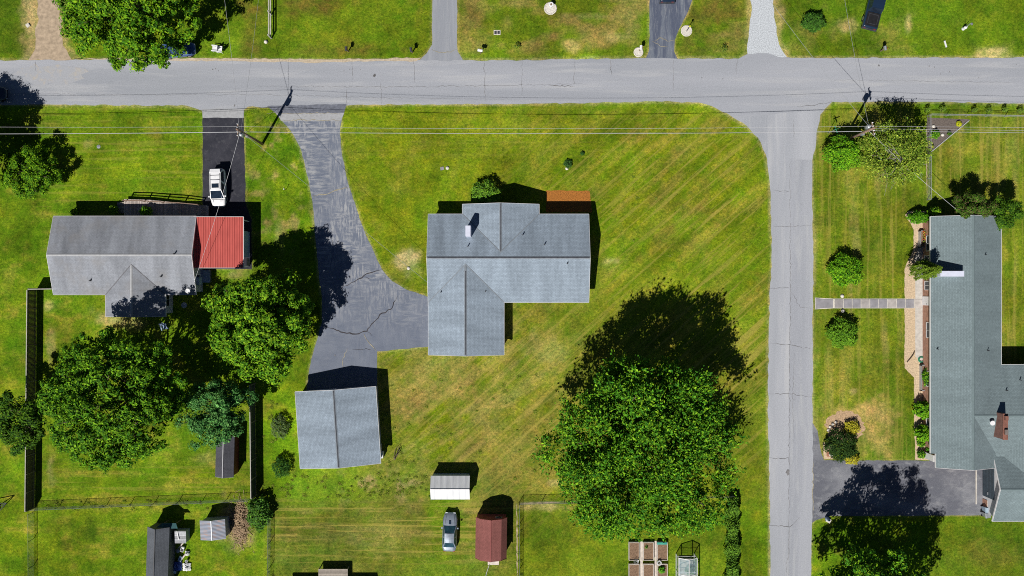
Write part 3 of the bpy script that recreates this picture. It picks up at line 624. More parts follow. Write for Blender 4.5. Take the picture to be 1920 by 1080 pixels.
def tree(name, label, px, py, rpx, hm, vr, pal, seed, nclump=300, nleaf=75, lsize=.34, clump=.95, style='round', group='shade trees around the houses', gaps=.25, low=-.35, cat='tree', stretch=(1, 1), inner=.5, trunk_r=.32, lobes=.16, lobe_list=(), bough=1.0, fill=.86, nper=9):
    """px,py = where the crown's middle (height hm) is seen; rpx its seen radius"""
    global nrs
    nrs = np.random.RandomState(seed); rs = random.Random(seed)
    c = W(px, py, hm); Rr = rpx / PPM * (1 - hm / CAM_H); root = thing(name, label, cat, (c.x, c.y, 0), 0, group, world=True)
    tr = MB(); zb = max(.8, hm - vr * .9)
    tr.tube([(c.x, c.y, -.1), (c.x + .05, c.y, .4), (c.x + .1, c.y + .05, zb * .6), (c.x, c.y + .1, zb + .3)], [trunk_r * 1.5, trunk_r * 1.05, trunk_r * .9, trunk_r * .75], 10)
    # lumpy outline
    ph = [rs.uniform(0, 6.28) for _ in range(8)]
    def lob(th): return 1 + lobes * (math.sin(3 * th + ph[0]) * .35 + math.sin(5 * th + ph[1]) * .45 + math.sin(8 * th + ph[2]) * .4 + math.sin(13 * th + ph[3]) * .35)
    cents = []; dirs = []
    tries = 0; nb = max(9, int(nclump / nper)); per = int(nclump / nb); boughs = []
    while len(boughs) < nb and tries < nb * 60:
        tries += 1
        z = rs.uniform(low, 1); th = rs.uniform(0, 2 * math.pi); rr_ = math.sqrt(max(0, 1 - z * z)); 
        f = rs.uniform(.86, 1.0) if rs.random() > inner else rs.uniform(.45, .9)
        # gaps: skip where a slow pattern is low
        gsel = math.sin(th * 4 + ph[4] + z * 5) * math.sin(z * 7 + ph[5] + th * 2)
        if gsel < -1 + gaps * 1.6 and rs.random() < .9: continue
        k = lob(th); x = rr_ * math.cos(th) * Rr * k * f * stretch[0]; y = rr_ * math.sin(th) * Rr * k * f * stretch[1]; zz = z * vr * f * (1 + .12 * math.sin(th * 3 + ph[6]))
        rb = Rr * rs.uniform(.17, .29) * bough; q = Vector((c.x + x * .90, c.y + y * .90, hm + zz * .90 + rs.uniform(-.5, .5) * vr * .16))
        if any((q - b_[0]).length < (rb + b_[1]) * .52 for b_ in boughs) and rs.random() < .93: continue
        boughs.append((q, rb, Vector((x / Rr, y / Rr, zz / vr + .25)).normalized()))
    for q, rb, bd in boughs:
        for _ in range(per):
            d = Vector((rs.gauss(0, 1), rs.gauss(0, 1), abs(rs.gauss(0, 1)) * .9)) + bd * .7; d.normalize(); f = rs.uniform(.7, 1.08)
            cents.append((q.x + d.x * rb * f, q.y + d.y * rb * f, q.z + d.z * rb * f * .8)); dirs.append(tuple((d + bd * .6).normalized()))
    for lx, ly, lh, lr, ln in lobe_list:
        q = W(lx, ly, lh)
        for _ in range(ln):
            d = Vector((rs.gauss(0, 1), rs.gauss(0, 1), rs.gauss(0, .6))); d = d.normalized() * lr / PPM * rs.uniform(.2, 1)
            cents.append((q.x + d.x, q.y + d.y, q.z + d.z)); dirs.append((d.x, d.y, .8))
    cents = np.array(cents); dirs = np.array(dirs); dirs /= np.linalg.norm(dirs, axis=1, keepdims=True)
    # limbs to a sample of the clumps
    order = list(range(len(cents))); rs.shuffle(order)
    for k in order[:min(26, len(order))]:
        e = Vector(cents[k]); st_ = Vector((c.x, c.y, zb * rs.uniform(.75, 1.1)))
        pts = limb(tr, st_, e, trunk_r * .45, .03, rs)
        for _ in range(2):
            b0 = pts[rs.choice((2, 3))]; e2 = Vector(cents[rs.choice(order)])
            if (e2 - b0).length < Rr * .8: limb(tr, b0, e2, trunk_r * .16, .015, rs, 4)
    tr.build('trunk', mat['trunk'], root, smooth=True)
    n = len(cents); tot = n * nleaf
    ci = np.repeat(np.arange(n), nleaf); cr = clump * (.65 + .7 * nrs.rand(n))[ci]
    d = nrs.normal(size=(tot, 3)); d /= np.linalg.norm(d, axis=1, keepdims=True); rad = nrs.rand(tot) ** .45
    if style == 'spray':
        # leaves strung on twigs that reach up and out of the clump
        ntw = 6; tw = nrs.normal(size=(n, ntw, 3)) * .75 + dirs[:, None, :] * 1.0 + np.array([0, 0, .35]); tw /= np.linalg.norm(tw, axis=2, keepdims=True)
        ti = nrs.randint(0, ntw, tot); u = nrs.rand(tot) ** .7; ax = tw[ci, ti]
        P = cents[ci] + ax * (cr * 2.0 * u)[:, None] + d * (.11 + .14 * (1 - u))[:, None]
        N_ = d * .95 + np.array([-.1, -.2, .75]); T_ = ax + d * .5
    else:
        P = cents[ci] + d * (cr * rad)[:, None] * np.array([1, 1, .62])
        N_ = d * 1.0 + dirs[ci] * .35 + np.array([-.08, -.15, .65]); T_ = None
    nf = int(tot * .14); fd = nrs.normal(size=(nf, 3)); fd[:, 2] = np.abs(fd[:, 2]) - .25; fd /= np.linalg.norm(fd, axis=1, keepdims=True); fth = np.arctan2(fd[:, 1], fd[:, 0])
    fr = nrs.uniform(.35, fill, nf) * (1 + lobes * .6 * (np.sin(3 * fth + ph[0]) * .35 + np.sin(5 * fth + ph[1]) * .45 + np.sin(8 * fth + ph[2]) * .4))
    FP = np.stack([c.x + fd[:, 0] * Rr * fr * stretch[0], c.y + fd[:, 1] * Rr * fr * stretch[1], hm + fd[:, 2] * vr * fr * .85], 1)
    P = np.concatenate([P, FP]); N_ = np.concatenate([N_, nrs.normal(size=(nf, 3)) * .6 + np.array([0, 0, .8])]); ci = np.concatenate([ci, nrs.randint(0, n, nf)])
    if T_ is not None: T_ = np.concatenate([T_, nrs.normal(size=(nf, 3))])
    tot = tot + nf
    P[:, 2] = np.maximum(P[:, 2], .12)
    tone = (.78 + .44 * nrs.rand(n))[ci][:, None]
    colr = cmix(tot, pal) * tone
    leaf_mesh('crown', P, N_, lsize * (.5 + 1.0 * nrs.rand(tot) ** 1.5), colr, root, None, .55, T_, org=ORG[root.name])
    return root
PAL_MAPLE = [(.045, .15, .005), (.10, .25, .007), (.018, .07, .004), (.22, .38, .012)]
PAL_OAK = [(.045, .17, .010), (.085, .26, .012), (.022, .10, .008), (.22, .40, .014)]
PAL_YEL = [(.06, .18, .007), (.13, .30, .010), (.02, .09, .005), (.24, .40, .016)]
PAL_BLUE = [(.03, .13, .025), (.08, .24, .055), (.012, .06, .012), (.16, .36, .09)]
PAL_DARK = [(.025, .085, .006), (.06, .14, .008), (.012, .045, .005), (.11, .22, .01)]
PAL_YEW = [(.07, .23, .008), (.14, .36, .010), (.03, .11, .006), (.24, .46, .015)]
tree('broadleaf_tree', 'broad rounded green tree hanging over the top edge of the road beside the dirt drive', 243, 0, 118, 8.0, 5.2, PAL_MAPLE, 101, 700, 52, .34, .60, lobes=.17, lobe_list=[(222, 118, 4.5, 14, 12), (262, 122, 4.2, 11, 9), (303, 112, 4.5, 12, 10), (340, 85, 5, 20, 14)], trunk_r=.42)
tree('broadleaf_tree', 'largest of the clumped trees behind the grey bungalow, dense rounded green crown', 215, 748, 132, 7.6, 5.4, [(.04, .14, .006), (.095, .24, .008), (.014, .07, .005), (.20, .38, .014)], 102, 1300, 34, .31, .46, lobes=.08, gaps=.03, bough=.66, nper=13, trunk_r=.4)
tree('broadleaf_tree', 'darker small tree straddling the tall board fence on the left', 45, 786, 56, 4.6, 3.2, PAL_DARK, 103, 300, 36, .29, .48, lobes=.16, gaps=.12, bough=.85, nper=14, trunk_r=.2)
tree('broadleaf_tree', 'bluish green tree between the big bungalow tree and the board fence', 402, 772, 65, 4.8, 3.4, PAL_BLUE, 104, 420, 48, .24, .44, lobes=.2, gaps=.1, bough=.8, trunk_r=.22)
tree('broadleaf_tree', 'yellow green tree beside the scuffed driveway east of the bungalow', 492, 608, 95, 6.1, 4.4, PAL_YEL, 105, 760, 46, .33, .55, lobes=.16, gaps=.1, bough=.8, trunk_r=.36, stretch=(.98, 1.04))
tree('broadleaf_tree', 'huge spreading tree on the back lawn of the blue grey roofed house', 1198, 841, 162, 7.4, 5.4, PAL_OAK, 106, 1500, 46, .31, .72, style='spray', lobes=.17, gaps=.3, bough=.78, nper=20, fill=.80, trunk_r=.55, lobe_list=[(1196, 702, 10.6, 15, 8), (1139, 730, 10.6, 15, 8), (1296, 732, 9.8, 16, 9), (1368, 808, 7.5, 15, 8), (1066, 772, 7.5, 16, 8), (1245, 708, 9.6, 12, 5), (1345, 765, 8.4, 12, 6), (1035, 830, 6.5, 15, 7), (1085, 955, 5, 16, 10), (1140, 985, 4.5, 18, 10), (1190, 990, 4.5, 14, 7), (1360, 900, 6, 20, 14)])
tree('broadleaf_tree', 'tree at the bottom edge throwing its shadow over the worn right hand driveway', 1652, 1166, 117, 8.5, 5.4, PAL_OAK, 107, 470, 56, .34, .68, lobes=.26, gaps=.45, trunk_r=.4, lobe_list=[(1682, 1046, 9.3, 15, 9), (1672, 1068, 9.5, 18, 10), (1735, 1085, 8, 18, 9), (1590, 1085, 8, 18, 9)])
tree('broadleaf_tree', 'tree cut by the left edge of the photo shading the road end', -92, 285, 82, 4.5, 3.2, PAL_BLUE[:2] + PAL_DARK[:2], 108, 500, 48, .30, .6, stretch=(1, 1.25), lobes=.14, trunk_r=.35)
tree('small_tree', 'loose bushy small tree on the lawn left of the bungalow front', 58, 325, 46, 2.2, 1.9, PAL_MAPLE, 109, 300, 60, .19, .40, lobes=.25, gaps=.3, low=-.8, trunk_r=.12)
tree('airy_tree', 'thin airy tree with pale twigs next to the corner utility pole', 1671, 288, 51, 4.0, 3.2, [(.13, .24, .02), (.24, .35, .03), (.04, .10, .010), (.36, .42, .05)], 110, 300, 56, .19, .52, style='spray', lobes=.2, gaps=.5, trunk_r=.14, fill=.5, lobe_list=[(1700, 262, 4, 20, 8)])
# grey twigs through the airy tree
def twigs(parent_label_root, px, py, hm, rpx, n, seed):
    mb = MB(); rs = random.Random(seed); c = W(px, py, hm)
    for _ in range(n):
        th = rs.uniform(0, 6.28); r = rpx / PPM * rs.uniform(.5, 1.05); e = Vector((c.x + r * math.cos(th), c.y + r * math.sin(th), hm + rs.uniform(-.5, 2.8) * (1.1 - .5 * r / (rpx / PPM))))
        limb(mb, (c.x + rs.uniform(-.5, .5), c.y + rs.uniform(-.5, .5), hm + rs.uniform(-1, 1)), e, .035, .012, rs, 5, .09)
    mb.build('twigs', mat['bark_grey'], parent_label_root)
twigs([o for o in bpy.data.objects if o.name.startswith('airy_tree')][0], 1678, 305, 4.0, 56, 34, 5)

def bush(name, label, px, py, rpx, hgt, pal, seed, n=2200, lsize=.22, style='spiky', cone=.0, group=None, ry=None, cat='shrub', spread=None, elong=1.0, m=None):
    """px,py = seen middle of the bush at about 0.45 of its height"""
    global nrs
    nrs = np.random.RandomState(seed); hm = hgt * .45; c = W(px, py, hm); R_ = rpx / PPM; Ry = (ry or rpx) / PPM
    root = thing(name, label, cat, (c.x, c.y, 0), 0, group, world=True)
    mb = MB(); rs = random.Random(seed)
    for _ in range(7): limb(mb, (c.x, c.y, 0), (c.x + rs.uniform(-.5, .5) * R_, c.y + rs.uniform(-.5, .5) * Ry, hgt * rs.uniform(.5, .8)), .05, .015, rs, 3)
    mb.build('stem', mat['trunk'], root)
    d = nrs.normal(size=(n, 3)); d[:, 2] = np.abs(d[:, 2]) * 1.1 - .25; d /= np.linalg.norm(d, axis=1, keepdims=True)
    th = np.arctan2(d[:, 1], d[:, 0]); ph = nrs.rand(4) * 6.28
    lump = 1 + .10 * np.sin(5 * th + ph[0]) + .08 * np.sin(9 * th + 4 * d[:, 2] + ph[1]) + .07 * np.sin(13 * d[:, 2] + 7 * th + ph[2])
    rad = nrs.uniform(.72, 1.0, n) * lump; z = np.clip(d[:, 2], -.3, 1)
    taper = 1 - cone * np.clip(z, 0, 1)
    P = np.stack([c.x + d[:, 0] * R_ * rad * taper, c.y + d[:, 1] * Ry * rad * taper, hm + z * rad * hgt * (.58 if not cone else .62)], 1)
    P[:, 2] = np.maximum(P[:, 2], .06)
    N_ = d * .6 + nrs.normal(size=(n, 3)) * .35 + np.array([0, 0, .5]); T_ = d + np.array([0, 0, .25]) if style == 'spiky' else None
    colr = cmix(n, pal) * (0.85 + .3 * np.sin(6 * th + 8 * z + ph[3]) ** 2)[:, None]
    leaf_mesh('foliage', P, N_, lsize * (.6 + .8 * nrs.rand(n)), colr, root, m, .34 if style == 'spiky' else .65, T_, org=ORG[root.name])
    return root
LS = 'rounded evergreen shrubs on the right lawn'
bush('evergreen_shrub', 'spiky green evergreen shrub above the paver walk, north of the two lawn shrubs', 1585, 507, 32, 2.2, PAL_YEW, 201, 3600, .30, group=LS, ry=29)
bush('evergreen_shrub', 'brighter round evergreen shrub just below the paver walk', 1580, 625, 28, 2.0, [(.12, .27, .015), (.18, .36, .02), (.07, .18, .015)], 202, 3200, .30, group=LS, ry=27)
bush('evergreen_tree', 'dense conical evergreen beside the street sign at the road corner', 1583, 287, 36, 4.2, PAL_YEW, 203, 5000, .30, cone=.5, ry=32, cat='tree')
bush('evergreen_shrub', 'large dark green clipped yew in the island bed by the worn driveway', 1577, 835, 30, 1.8, [(.025, .065, .012), (.045, .095, .015), (.02, .045, .01)], 204, 3600, .24, ry=29)
bush('golden_shrub', 'yellow leaved shrub on the upper side of the dark yew', 1597, 803, 15, .9, [(.42, .38, .02), (.34, .33, .02), (.5, .44, .05)], 205, 1300, .16, 'round', group='golden shrubs round the dark yew')
bush('golden_shrub', 'yellow leaved shrub on the driveway side of the dark yew', 1597, 860, 14, .8, [(.42, .38, .02), (.34, .33, .02), (.5, .44, .05)], 206, 1200, .16, 'round', group='golden shrubs round the dark yew', ry=11)
bush('evergreen_tree', 'tall narrow arborvitae leaning over the roof edge beside the white chimney', 1731, 506, 22, 5.2, [(.12, .20, .015), (.17, .26, .02), (.08, .14, .012)], 207, 4200, .26, cone=.55, ry=18, cat='tree')
CR = 'foundation shrubs along the long green grey roofed house'
bush('foundation_shrub', 'low wide shrub at the top left corner of the long house', 1722, 408, 20, 1.6, PAL_YEW[:3], 208, 1800, .24, group=CR, ry=11)
bush('foundation_shrub', 'small bright shrub squeezed against the top left roof corner', 1749, 398, 9, 2.2, PAL_YEL, 209, 900, .22, 'round', group=CR)
bush('foundation_shrub', 'upper of the two big round shrubs below the planter, long house front', 1731, 768, 17, 1.7, PAL_YEW, 210, 2000, .22, 'round', group=CR, ry=16)
bush('foundation_shrub', 'lower of the two big round shrubs below the planter, long house front', 1732, 813, 17, 1.7, PAL_YEW, 211, 2000, .22, 'round', group=CR, ry=16)
bush('foundation_shrub', 'small ball shrub nearest the driveway in the front bed', 1727, 852, 7.5, .9, PAL_OAK, 212, 500, .16, 'round', group=CR)
bush('foundation_shrub', 'smaller oval shrub in the front bed above the ball shrub', 1727, 832, 7, .8, PAL_OAK, 213, 450, .16, 'round', group=CR, ry=6)
bush('foundation_shrub', 'narrow shrub against the wall near the white corner post', 1742, 842, 5, 1.3, PAL_OAK, 214, 500, .16, 'round', group=CR, ry=12)
tree('garden_tree', 'small tree with brownish tips at the north gable of the long house', 1822, 388, 32, 2.9, 1.9, [(.045, .12, .008), (.08, .17, .012), (.12, .09, .04), (.02, .06, .006)], 215, 240, 60, .18, .40, trunk_r=.13, lobes=.2, low=-.7, group='trees at the north gable of the long house', stretch=(1, .72))
tree('garden_tree', 'denser dark green small tree at the upper right corner of the long house', 1884, 398, 24, 2.8, 1.9, PAL_DARK, 216, 200, 60, .18, .40, trunk_r=.12, lobes=.14, low=-.7, group='trees at the north gable of the long house', stretch=(1, 1.2))
bush('lawn_shrub', 'loose dark shrub on the top right lawn next to the gravel drive', 1525, 42, 21, 1.6, [(.04, .12, .015), (.08, .20, .02), (.03, .08, .012)], 217, 1700, .32, ry=17)
bush('front_shrub', 'bright shrub against the front wall of the blue grey roofed house', 911, 362, 27, 2.0, [(.14, .30, .015), (.10, .24, .02), (.20, .36, .03), (.06, .16, .03)], 218, 2600, .26, 'spiky', ry=23)
bush('wild_shrub', 'feathery grey green shrub in the grass left of the garage', 525, 800, 17, 1.2, [(.10, .17, .05), (.06, .12, .04), (.16, .20, .07)], 219, 1500, .22, ry=22)
bush('wild_shrub', 'small dark shrub in the grass left of the lower garage corner', 528, 876, 17, 1.4, [(.03, .10, .015), (.05, .14, .02)], 220, 1500, .22, ry=19)
bush('wild_shrub', 'leafy overgrown shrub by the fence corner below the second board fence', 486, 962, 22, 1.9, [(.06, .17, .02), (.10, .23, .02), (.04, .10, .02)], 221, 2200, .26, 'round', ry=30)
bush('front_shrub', 'tiny round shrub at the left end of the bungalow front wall', 139, 398, 6, .9, PAL_YEL, 222, 420, .15, 'round', group='small shrubs along the bungalow front')
bush('front_shrub', 'pointed little shrub left of the bungalow deck steps', 214, 394, 8, 1.3, PAL_YEL, 223, 600, .16, 'round', ry=9, group='small shrubs along the bungalow front')
bush('front_shrub', 'round shrub standing in front of the bungalow deck middle', 275, 397, 10, 1.7, PAL_YEW, 224, 800, .18, 'round', group='small shrubs along the bungalow front')
# hedge along the side road at the bottom
hg = thing('hedge', 'long narrow hedge running down to the bottom edge beside the side road', 'hedge', W(1379, 1010), world=True)
nrs = np.random.RandomState(300); nh = 9000; yy = nrs.uniform(935, 1130, nh); wv = 11.5 + 2.5 * np.sin(yy / 9) + 2 * np.sin(yy / 4.1)
xx = 1375 + (nrs.rand(nh) * 2 - 1) * wv; zt = 1.5 + .3 * np.sin(yy / 6) ; zz = zt * nrs.rand(nh) ** .35 * (1 - .35 * ((xx - 1375) / 16) ** 2)
P = np.stack([(xx - 960) / PPM * .985, (540 - yy) / PPM * .985, zz], 1)
leaf_mesh('foliage', P, nrs.normal(size=(nh, 3)) * .5 + np.array([0, -.1, .8]), .22 * (.6 + .8 * nrs.rand(nh)), cmix(nh, [(.10, .22, .02), (.15, .29, .02), (.05, .12, .015)]), hg, None, .6, None, ORG[hg.name])
mb = MB(); rs = random.Random(4)
for y in range(940, 1130, 9):
    p = W(1375 + rs.uniform(-4, 4), y); p = Vector((p.x * .985, p.y * .985, 0)); limb(mb, p, p + Vector((rs.uniform(-.2, .2), rs.uniform(-.2, .2), 1.2)), .04, .015, rs, 3)
mb.build('stem', mat['trunk'], hg)
# young plants along the corner garden fence
for i, (x, y, lb) in enumerate([(1738, 206, 'first young plant of the roadside row, at the fence corner'), (1767, 205, 'second and roundest young plant from the fence corner'), (1826, 207, 'third young plant, above the pointed end of the soil bed'), (1854, 207, 'fourth young plant of the roadside row'), (1883, 206, 'fifth young plant of the roadside row'), (1913, 208, 'last young plant of the row, at the right edge')]):
    bush('young_plant', lb, x, y, 5.5 if i % 2 else 4.5, 1.1, [(.10, .20, .02), (.16, .26, .03)], 310 + i, 150, .17, 'spiky', cat='young plant', group='young plants in a row above the corner garden fence')

# ------------------------------------------------------------------ buildings
def gable(ax, c, half, a0, a1, he, slope, t=.14, hl=None, hr=None):
    """a simple gable roof. ax='x': ridge runs along x at y=c from a0 to a1. Returns slopes, ridge height."""
    hl = half if hl is None else hl; hr = half if hr is None else hr; H = he + slope * half
    def p(u, v, z): return Vector((u, c + v, z)) if ax == 'x' else Vector((c + v, u, z))
    A = [p(a0, hr, H - slope * hr), p(a1, hr, H - slope * hr), p(a1, 0, H), p(a0, 0, H)]
    B = [p(a0, 0, H), p(a1, 0, H), p(a1, -hl, H - slope * hl), p(a0, -hl, H - slope * hl)]
    return A, B, H
def rot_pts(pts, piv, rz):
    cs, sn = math.cos(rz), math.sin(rz); return [Vector((piv[0] + (p.x - piv[0]) * cs - (p.y - piv[1]) * sn, piv[1] + (p.x - piv[0]) * sn + (p.y - piv[1]) * cs, p.z)) for p in pts]
def building(root, wings, m_roof, m_wall, m_trim, m_ridge, over=.35, trim_h=.18, ridge_w=.3, rotate=None, gutters=True, t=.12):
    rf = MB(); wl = MB(); tm = MB(); rg = MB(); RZ = (lambda P: rot_pts(P, rotate[0], rotate[1])) if rotate else (lambda P: P)
    for wi, w in enumerate(wings):
        ax, c, half, a0, a1, he, slope = w[:7]; kw = dict(w[7]) if len(w) > 7 else {}; skip = kw.pop('skip', ())
        A, B, H = gable(ax, c, half, a0, a1, he, slope, **kw)
        for S in (A, B): rf.slab(RZ(S), t)
        # edge boards: eaves and rakes, 3 mm proud
        def strip(p, q, out):
            p, q = Vector(p), Vector(q); o = Vector(out) * .035; e = Vector(out) * .003
            P = [p + e, q + e, q + o, p + o]; dz = Vector((0, 0, .012)); dn = Vector((0, 0, -trim_h))
            P8 = [P[0] + dn, P[1] + dn, P[2] + dn, P[3] + dn, P[0] + dz, P[1] + dz, P[2] + dz, P[3] + dz]
            tm.hexa(RZ(P8))
        if ax == 'x':
            strip(A[0], A[1], (0, 1, 0)); strip(B[3], B[2], (0, -1, 0))
            if 0 not in skip: strip(A[0], A[3], (-1, 0, 0)); strip(A[3], B[3], (-1, 0, 0))
            if 1 not in skip: strip(A[1], A[2], (1, 0, 0)); strip(A[2], B[2], (1, 0, 0))
        else:
            strip(A[0], A[1], (1, 0, 0)); strip(B[3], B[2], (-1, 0, 0))
            if 0 not in skip: strip(A[0], A[3], (0, -1, 0)); strip(A[3], B[3], (0, -1, 0))
            if 1 not in skip: strip(A[1], A[2], (0, 1, 0)); strip(A[2], B[2], (0, 1, 0))
        # ridge cap
        if ridge_w:
            hw = ridge_w / 2; dz = .035
            def p(u, v, z): return Vector((u, c + v, z)) if ax == 'x' else Vector((c + v, u, z))
            for sgn in (-1, 1):
                q = [p(a0, 0, H + dz), p(a1, 0, H + dz), p(a1, sgn * hw, H - slope * hw + dz - .012), p(a0, sgn * hw, H - slope * hw + dz - .012)]
                rg.slab(RZ(q), .04)
        # walls: a five sided prism under the roof
        o = over + .004 * wi; hl = kw.get('hl', half) or half; hr = kw.get('hr', half) or half
        zr = H - t - .01; zl = H - slope * (hl - o) - t - .01; zz = H - slope * (hr - o) - t - .01
        def q(u, v, z): return Vector((u, c + v, z)) if ax == 'x' else Vector((c + v, u, z))
        prof = [(-(hl - o), -.1), ((hr - o), -.1), ((hr - o), zz), (0, zr), (-(hl - o), zl)]
        E0 = RZ([q(a0 + o, v, z) for v, z in prof]); E1 = RZ([q(a1 - o, v, z) for v, z in prof])
        wl.poly(E0 if ax == 'y' else E0[::-1]); wl.poly(E1[::-1] if ax == 'y' else E1)
        for i in range(5):
            j = (i + 1) % 5
            wl.poly([E0[i], E1[i], E1[j], E0[j]])
    W_ = wl.build('wall', m_wall, root); r_ = rf.build('roof', m_roof, root); t_ = tm.build('edge_trim', m_trim, r_)
    t_.parent = r_
    if ridge_w: rg.build('ridge_cap', m_ridge, r_)
    for ch in [o for o in bpy.data.objects if o.parent == r_]:
        pass
    return r_, W_
def ch(mb, name, m, part, root, smooth=False):
    """a sub-part: built in the thing's frame, parented to a part (parts sit at the thing's origin)"""
    ORG[part.name] = ORG.get(root.name, (0, 0, 0)); o = mb.build(name, m, part, smooth); return o
_b = MB.build
def _build(s, name, m, parent=None, smooth=False):
    if parent is not None and parent.name not in ORG and parent.parent is not None and parent.parent.name in ORG: ORG[parent.name] = ORG[parent.parent.name]
    return _b(s, name, m, parent, smooth)
MB.build = _build
def window(root, x, y, z, nx, ny, w=1.1, h=1.1, piv=None, glass='glass', trim='trim'):
    """frame with a recessed-looking pane; (x,y) on the wall face, (nx,ny) outwards"""
    tx, ty = -ny, nx; f = MB(); g_ = MB()
    def b(m_, s0, s1, z0, z1, d0, d1):
        P = []
        for zz in (z0, z1):
            for s_, d_ in ((s0, d0), (s1, d0), (s1, d1), (s0, d1)): P.append(Vector((x + tx * s_ + nx * d_, y + ty * s_ + ny * d_, zz)))
        P = rot_pts(P, piv[0], piv[1]) if piv else P
        m_.hexa(P)
    for s0, s1, z0, z1 in ((-w / 2 - .07, w / 2 + .07, z + h, z + h + .07), (-w / 2 - .07, w / 2 + .07, z - .07, z), (-w / 2 - .07, -w / 2, z, z + h), (w / 2, w / 2 + .07, z, z + h), (-.02, .02, z, z + h)): b(f, s0, s1, z0, z1, -.02, .05)
    b(g_, -w / 2, w / 2, z, z + h, -.01, .02)
    fo = f.build('window', mat[trim], root); g_.build('pane', mat[glass], fo)
def door(root, x, y, nx, ny, w=.95, h=2.05, m='trim', name='door', z=.05, piv=None, panels=0):
    tx, ty = -ny, nx; d = MB(); k = MB()
    def b(m_, s0, s1, z0, z1, d0, d1):
        P = []
        for zz in (z0, z1):
            for s_, d_ in ((s0, d0), (s1, d0), (s1, d1), (s0, d1)): P.append(Vector((x + tx * s_ + nx * d_, y + ty * s_ + ny * d_, zz)))
        P = rot_pts(P, piv[0], piv[1]) if piv else P
        m_.hexa(P)
    b(d, -w / 2, w / 2, z, z + h, -.02, .04)
    for i in range(panels): b(d, -w / 2 + .1, w / 2 - .1, z + h * (i + .12) / panels, z + h * (i + .88) / panels, .04, .06)
    do = d.build(name, mat[m], root); b(k, w * .35, w * .42, z + .95, z + 1.05, .04, .1); k.build('handle', mat['metal_grey'], do)
def roof_pipe(root_roof, x, y, z, r=.07, h=.35):
    MB().tube([(x, y, z - .1), (x, y, z + h)], r, 8).build('vent_pipe', mat['metal_dark'], root_roof)

# --- centre house
hs_ = thing('house', 'blue grey roofed house in the middle with north and south wings', 'house', (-.4, 3, 0), world=True, group='houses in view')
slope = .297
wings = [('x', 3.62, 5.38, -10.2, 9.35, 2.3, slope), ('y', -1.37, 4.67, 3.7, 10.2, 2.3, slope), ('y', -5.58, 4.61, -8.15, 3.4, 2.3, slope)]
rf_, wl_ = building(hs_, wings, mat['roof_main'], mat['siding_white'], mat['trim'], mat['ridge'])
mb = MB()
for a, b in (((-10.1, 3.62, 3.955), (9.25, 3.62, 3.955)), ((-1.37, 4.4, 3.745), (-1.37, 10.1, 3.745)), ((-5.58, -8.0, 3.725), (-5.58, 2.0, 3.725))): mb.beam(a, b, .09, .03)
mb.build('ridge_line', mat['ridge_line'], rf_)  # narrow dark strip along each ridge
mb = MB()
for a, b in (((-10.2, -1.75, 2.32), (-5.58, 2.86, 3.695)), ((-.97, -1.75, 2.32), (-5.58, 2.86, 3.695)), ((-6.04, 9.0, 2.32), (-1.37, 4.33, 3.71)), ((3.3, 9.0, 2.32), (-1.37, 4.33, 3.71))): mb.beam(a, b, .10, .03)
mb.build('valley_line', mat['ridge'], rf_)  # thin darker strips drawn along the roof valleys
c_ = MB(); cz = 3.0
cx, cy = -5.20, 6.75
c_.box(cx - .3, cx + .3, cy - .62, cy + .62, 2.2, 5.0); ch1 = c_.build('chimney', mat['chimney_white'], rf_)
MB().box(cx - .36, cx + .36, cy - .68, cy + .68, 5.0, 5.1).build('chimney_cap', mat['chimney_white'], ch1) if False else None
for x, y in ((6.6, 2.9), (-8.6, -.5), (-3.2, -.4), (3.9, 5.2), (1.3, 6.4), (-5.3, 5.0)):
    pz = 3.9 - slope * abs(y - 3.62); roof_pipe(rf_, x, y, pz)
for (x, y, nx, ny, w) in ((-8.6, 8.65, 0, 1, 1.4), (1.2, 9.85, 0, 1, 1.6), (-4.2, 9.85, 0, 1, 1.6), (6.2, 8.65, 0, 1, 1.8), (9.0, 1.5, 1, 0, 1.2), (9.0, 5.5, 1, 0, 1.2), (5.2, -1.4, 0, -1, 1.2), (1.8, -1.4, 0, -1, 1.6), (-9.85, 6.0, -1, 0, 1.2), (-9.85, 1.5, -1, 0, 1.2)): window(hs_, x, y, .95, nx, ny, w, 1.0)
door(hs_, 4.3, 8.65, 0, 1, m='siding_red'); door(hs_, 7.6, -1.4, 0, -1)
door(hs_, -9.84, -4.0, -1, 0, 4.8, 2.0, 'trim', 'garage_door', panels=4)

# --- detached garage
gr = thing('garage', 'blue grey roofed detached garage at the end of the scuffed driveway', 'garage', (-21.2, -17.0, 0), world=True)
piv = ((-21.2, -17.0), R(3.8))
rf_, wl_ = building(gr, [('y', -21.2, 4.92, -21.69, -12.31, 2.3, .20)], mat['roof_main'], mat['siding_white'], mat['trim'], mat['ridge'], rotate=piv, over=.25)
mb = MB(); mb.beam(rot_pts([Vector((-21.2, -21.6, 3.335))], *piv)[0], rot_pts([Vector((-21.2, -12.4, 3.335))], *piv)[0], .09, .03); mb.build('ridge_line', mat['ridge_line'], rf_)  # same narrow dark strip on the garage ridge
door(gr, -23.3, -12.55, 0, 1, 3.4, 1.95, 'trim', 'garage_door', piv=piv, panels=4); door(gr, -18.9, -12.55, 0, 1, 3.4, 1.95, 'trim', 'garage_door', piv=piv, panels=4)
window(gr, -16.53, -17, 1.0, 1, 0, .9, .8, piv=piv); window(gr, -25.87, -17, 1.0, -1, 0, .9, .8, piv=piv); door(gr, -16.53, -20.2, 1, 0, piv=piv)

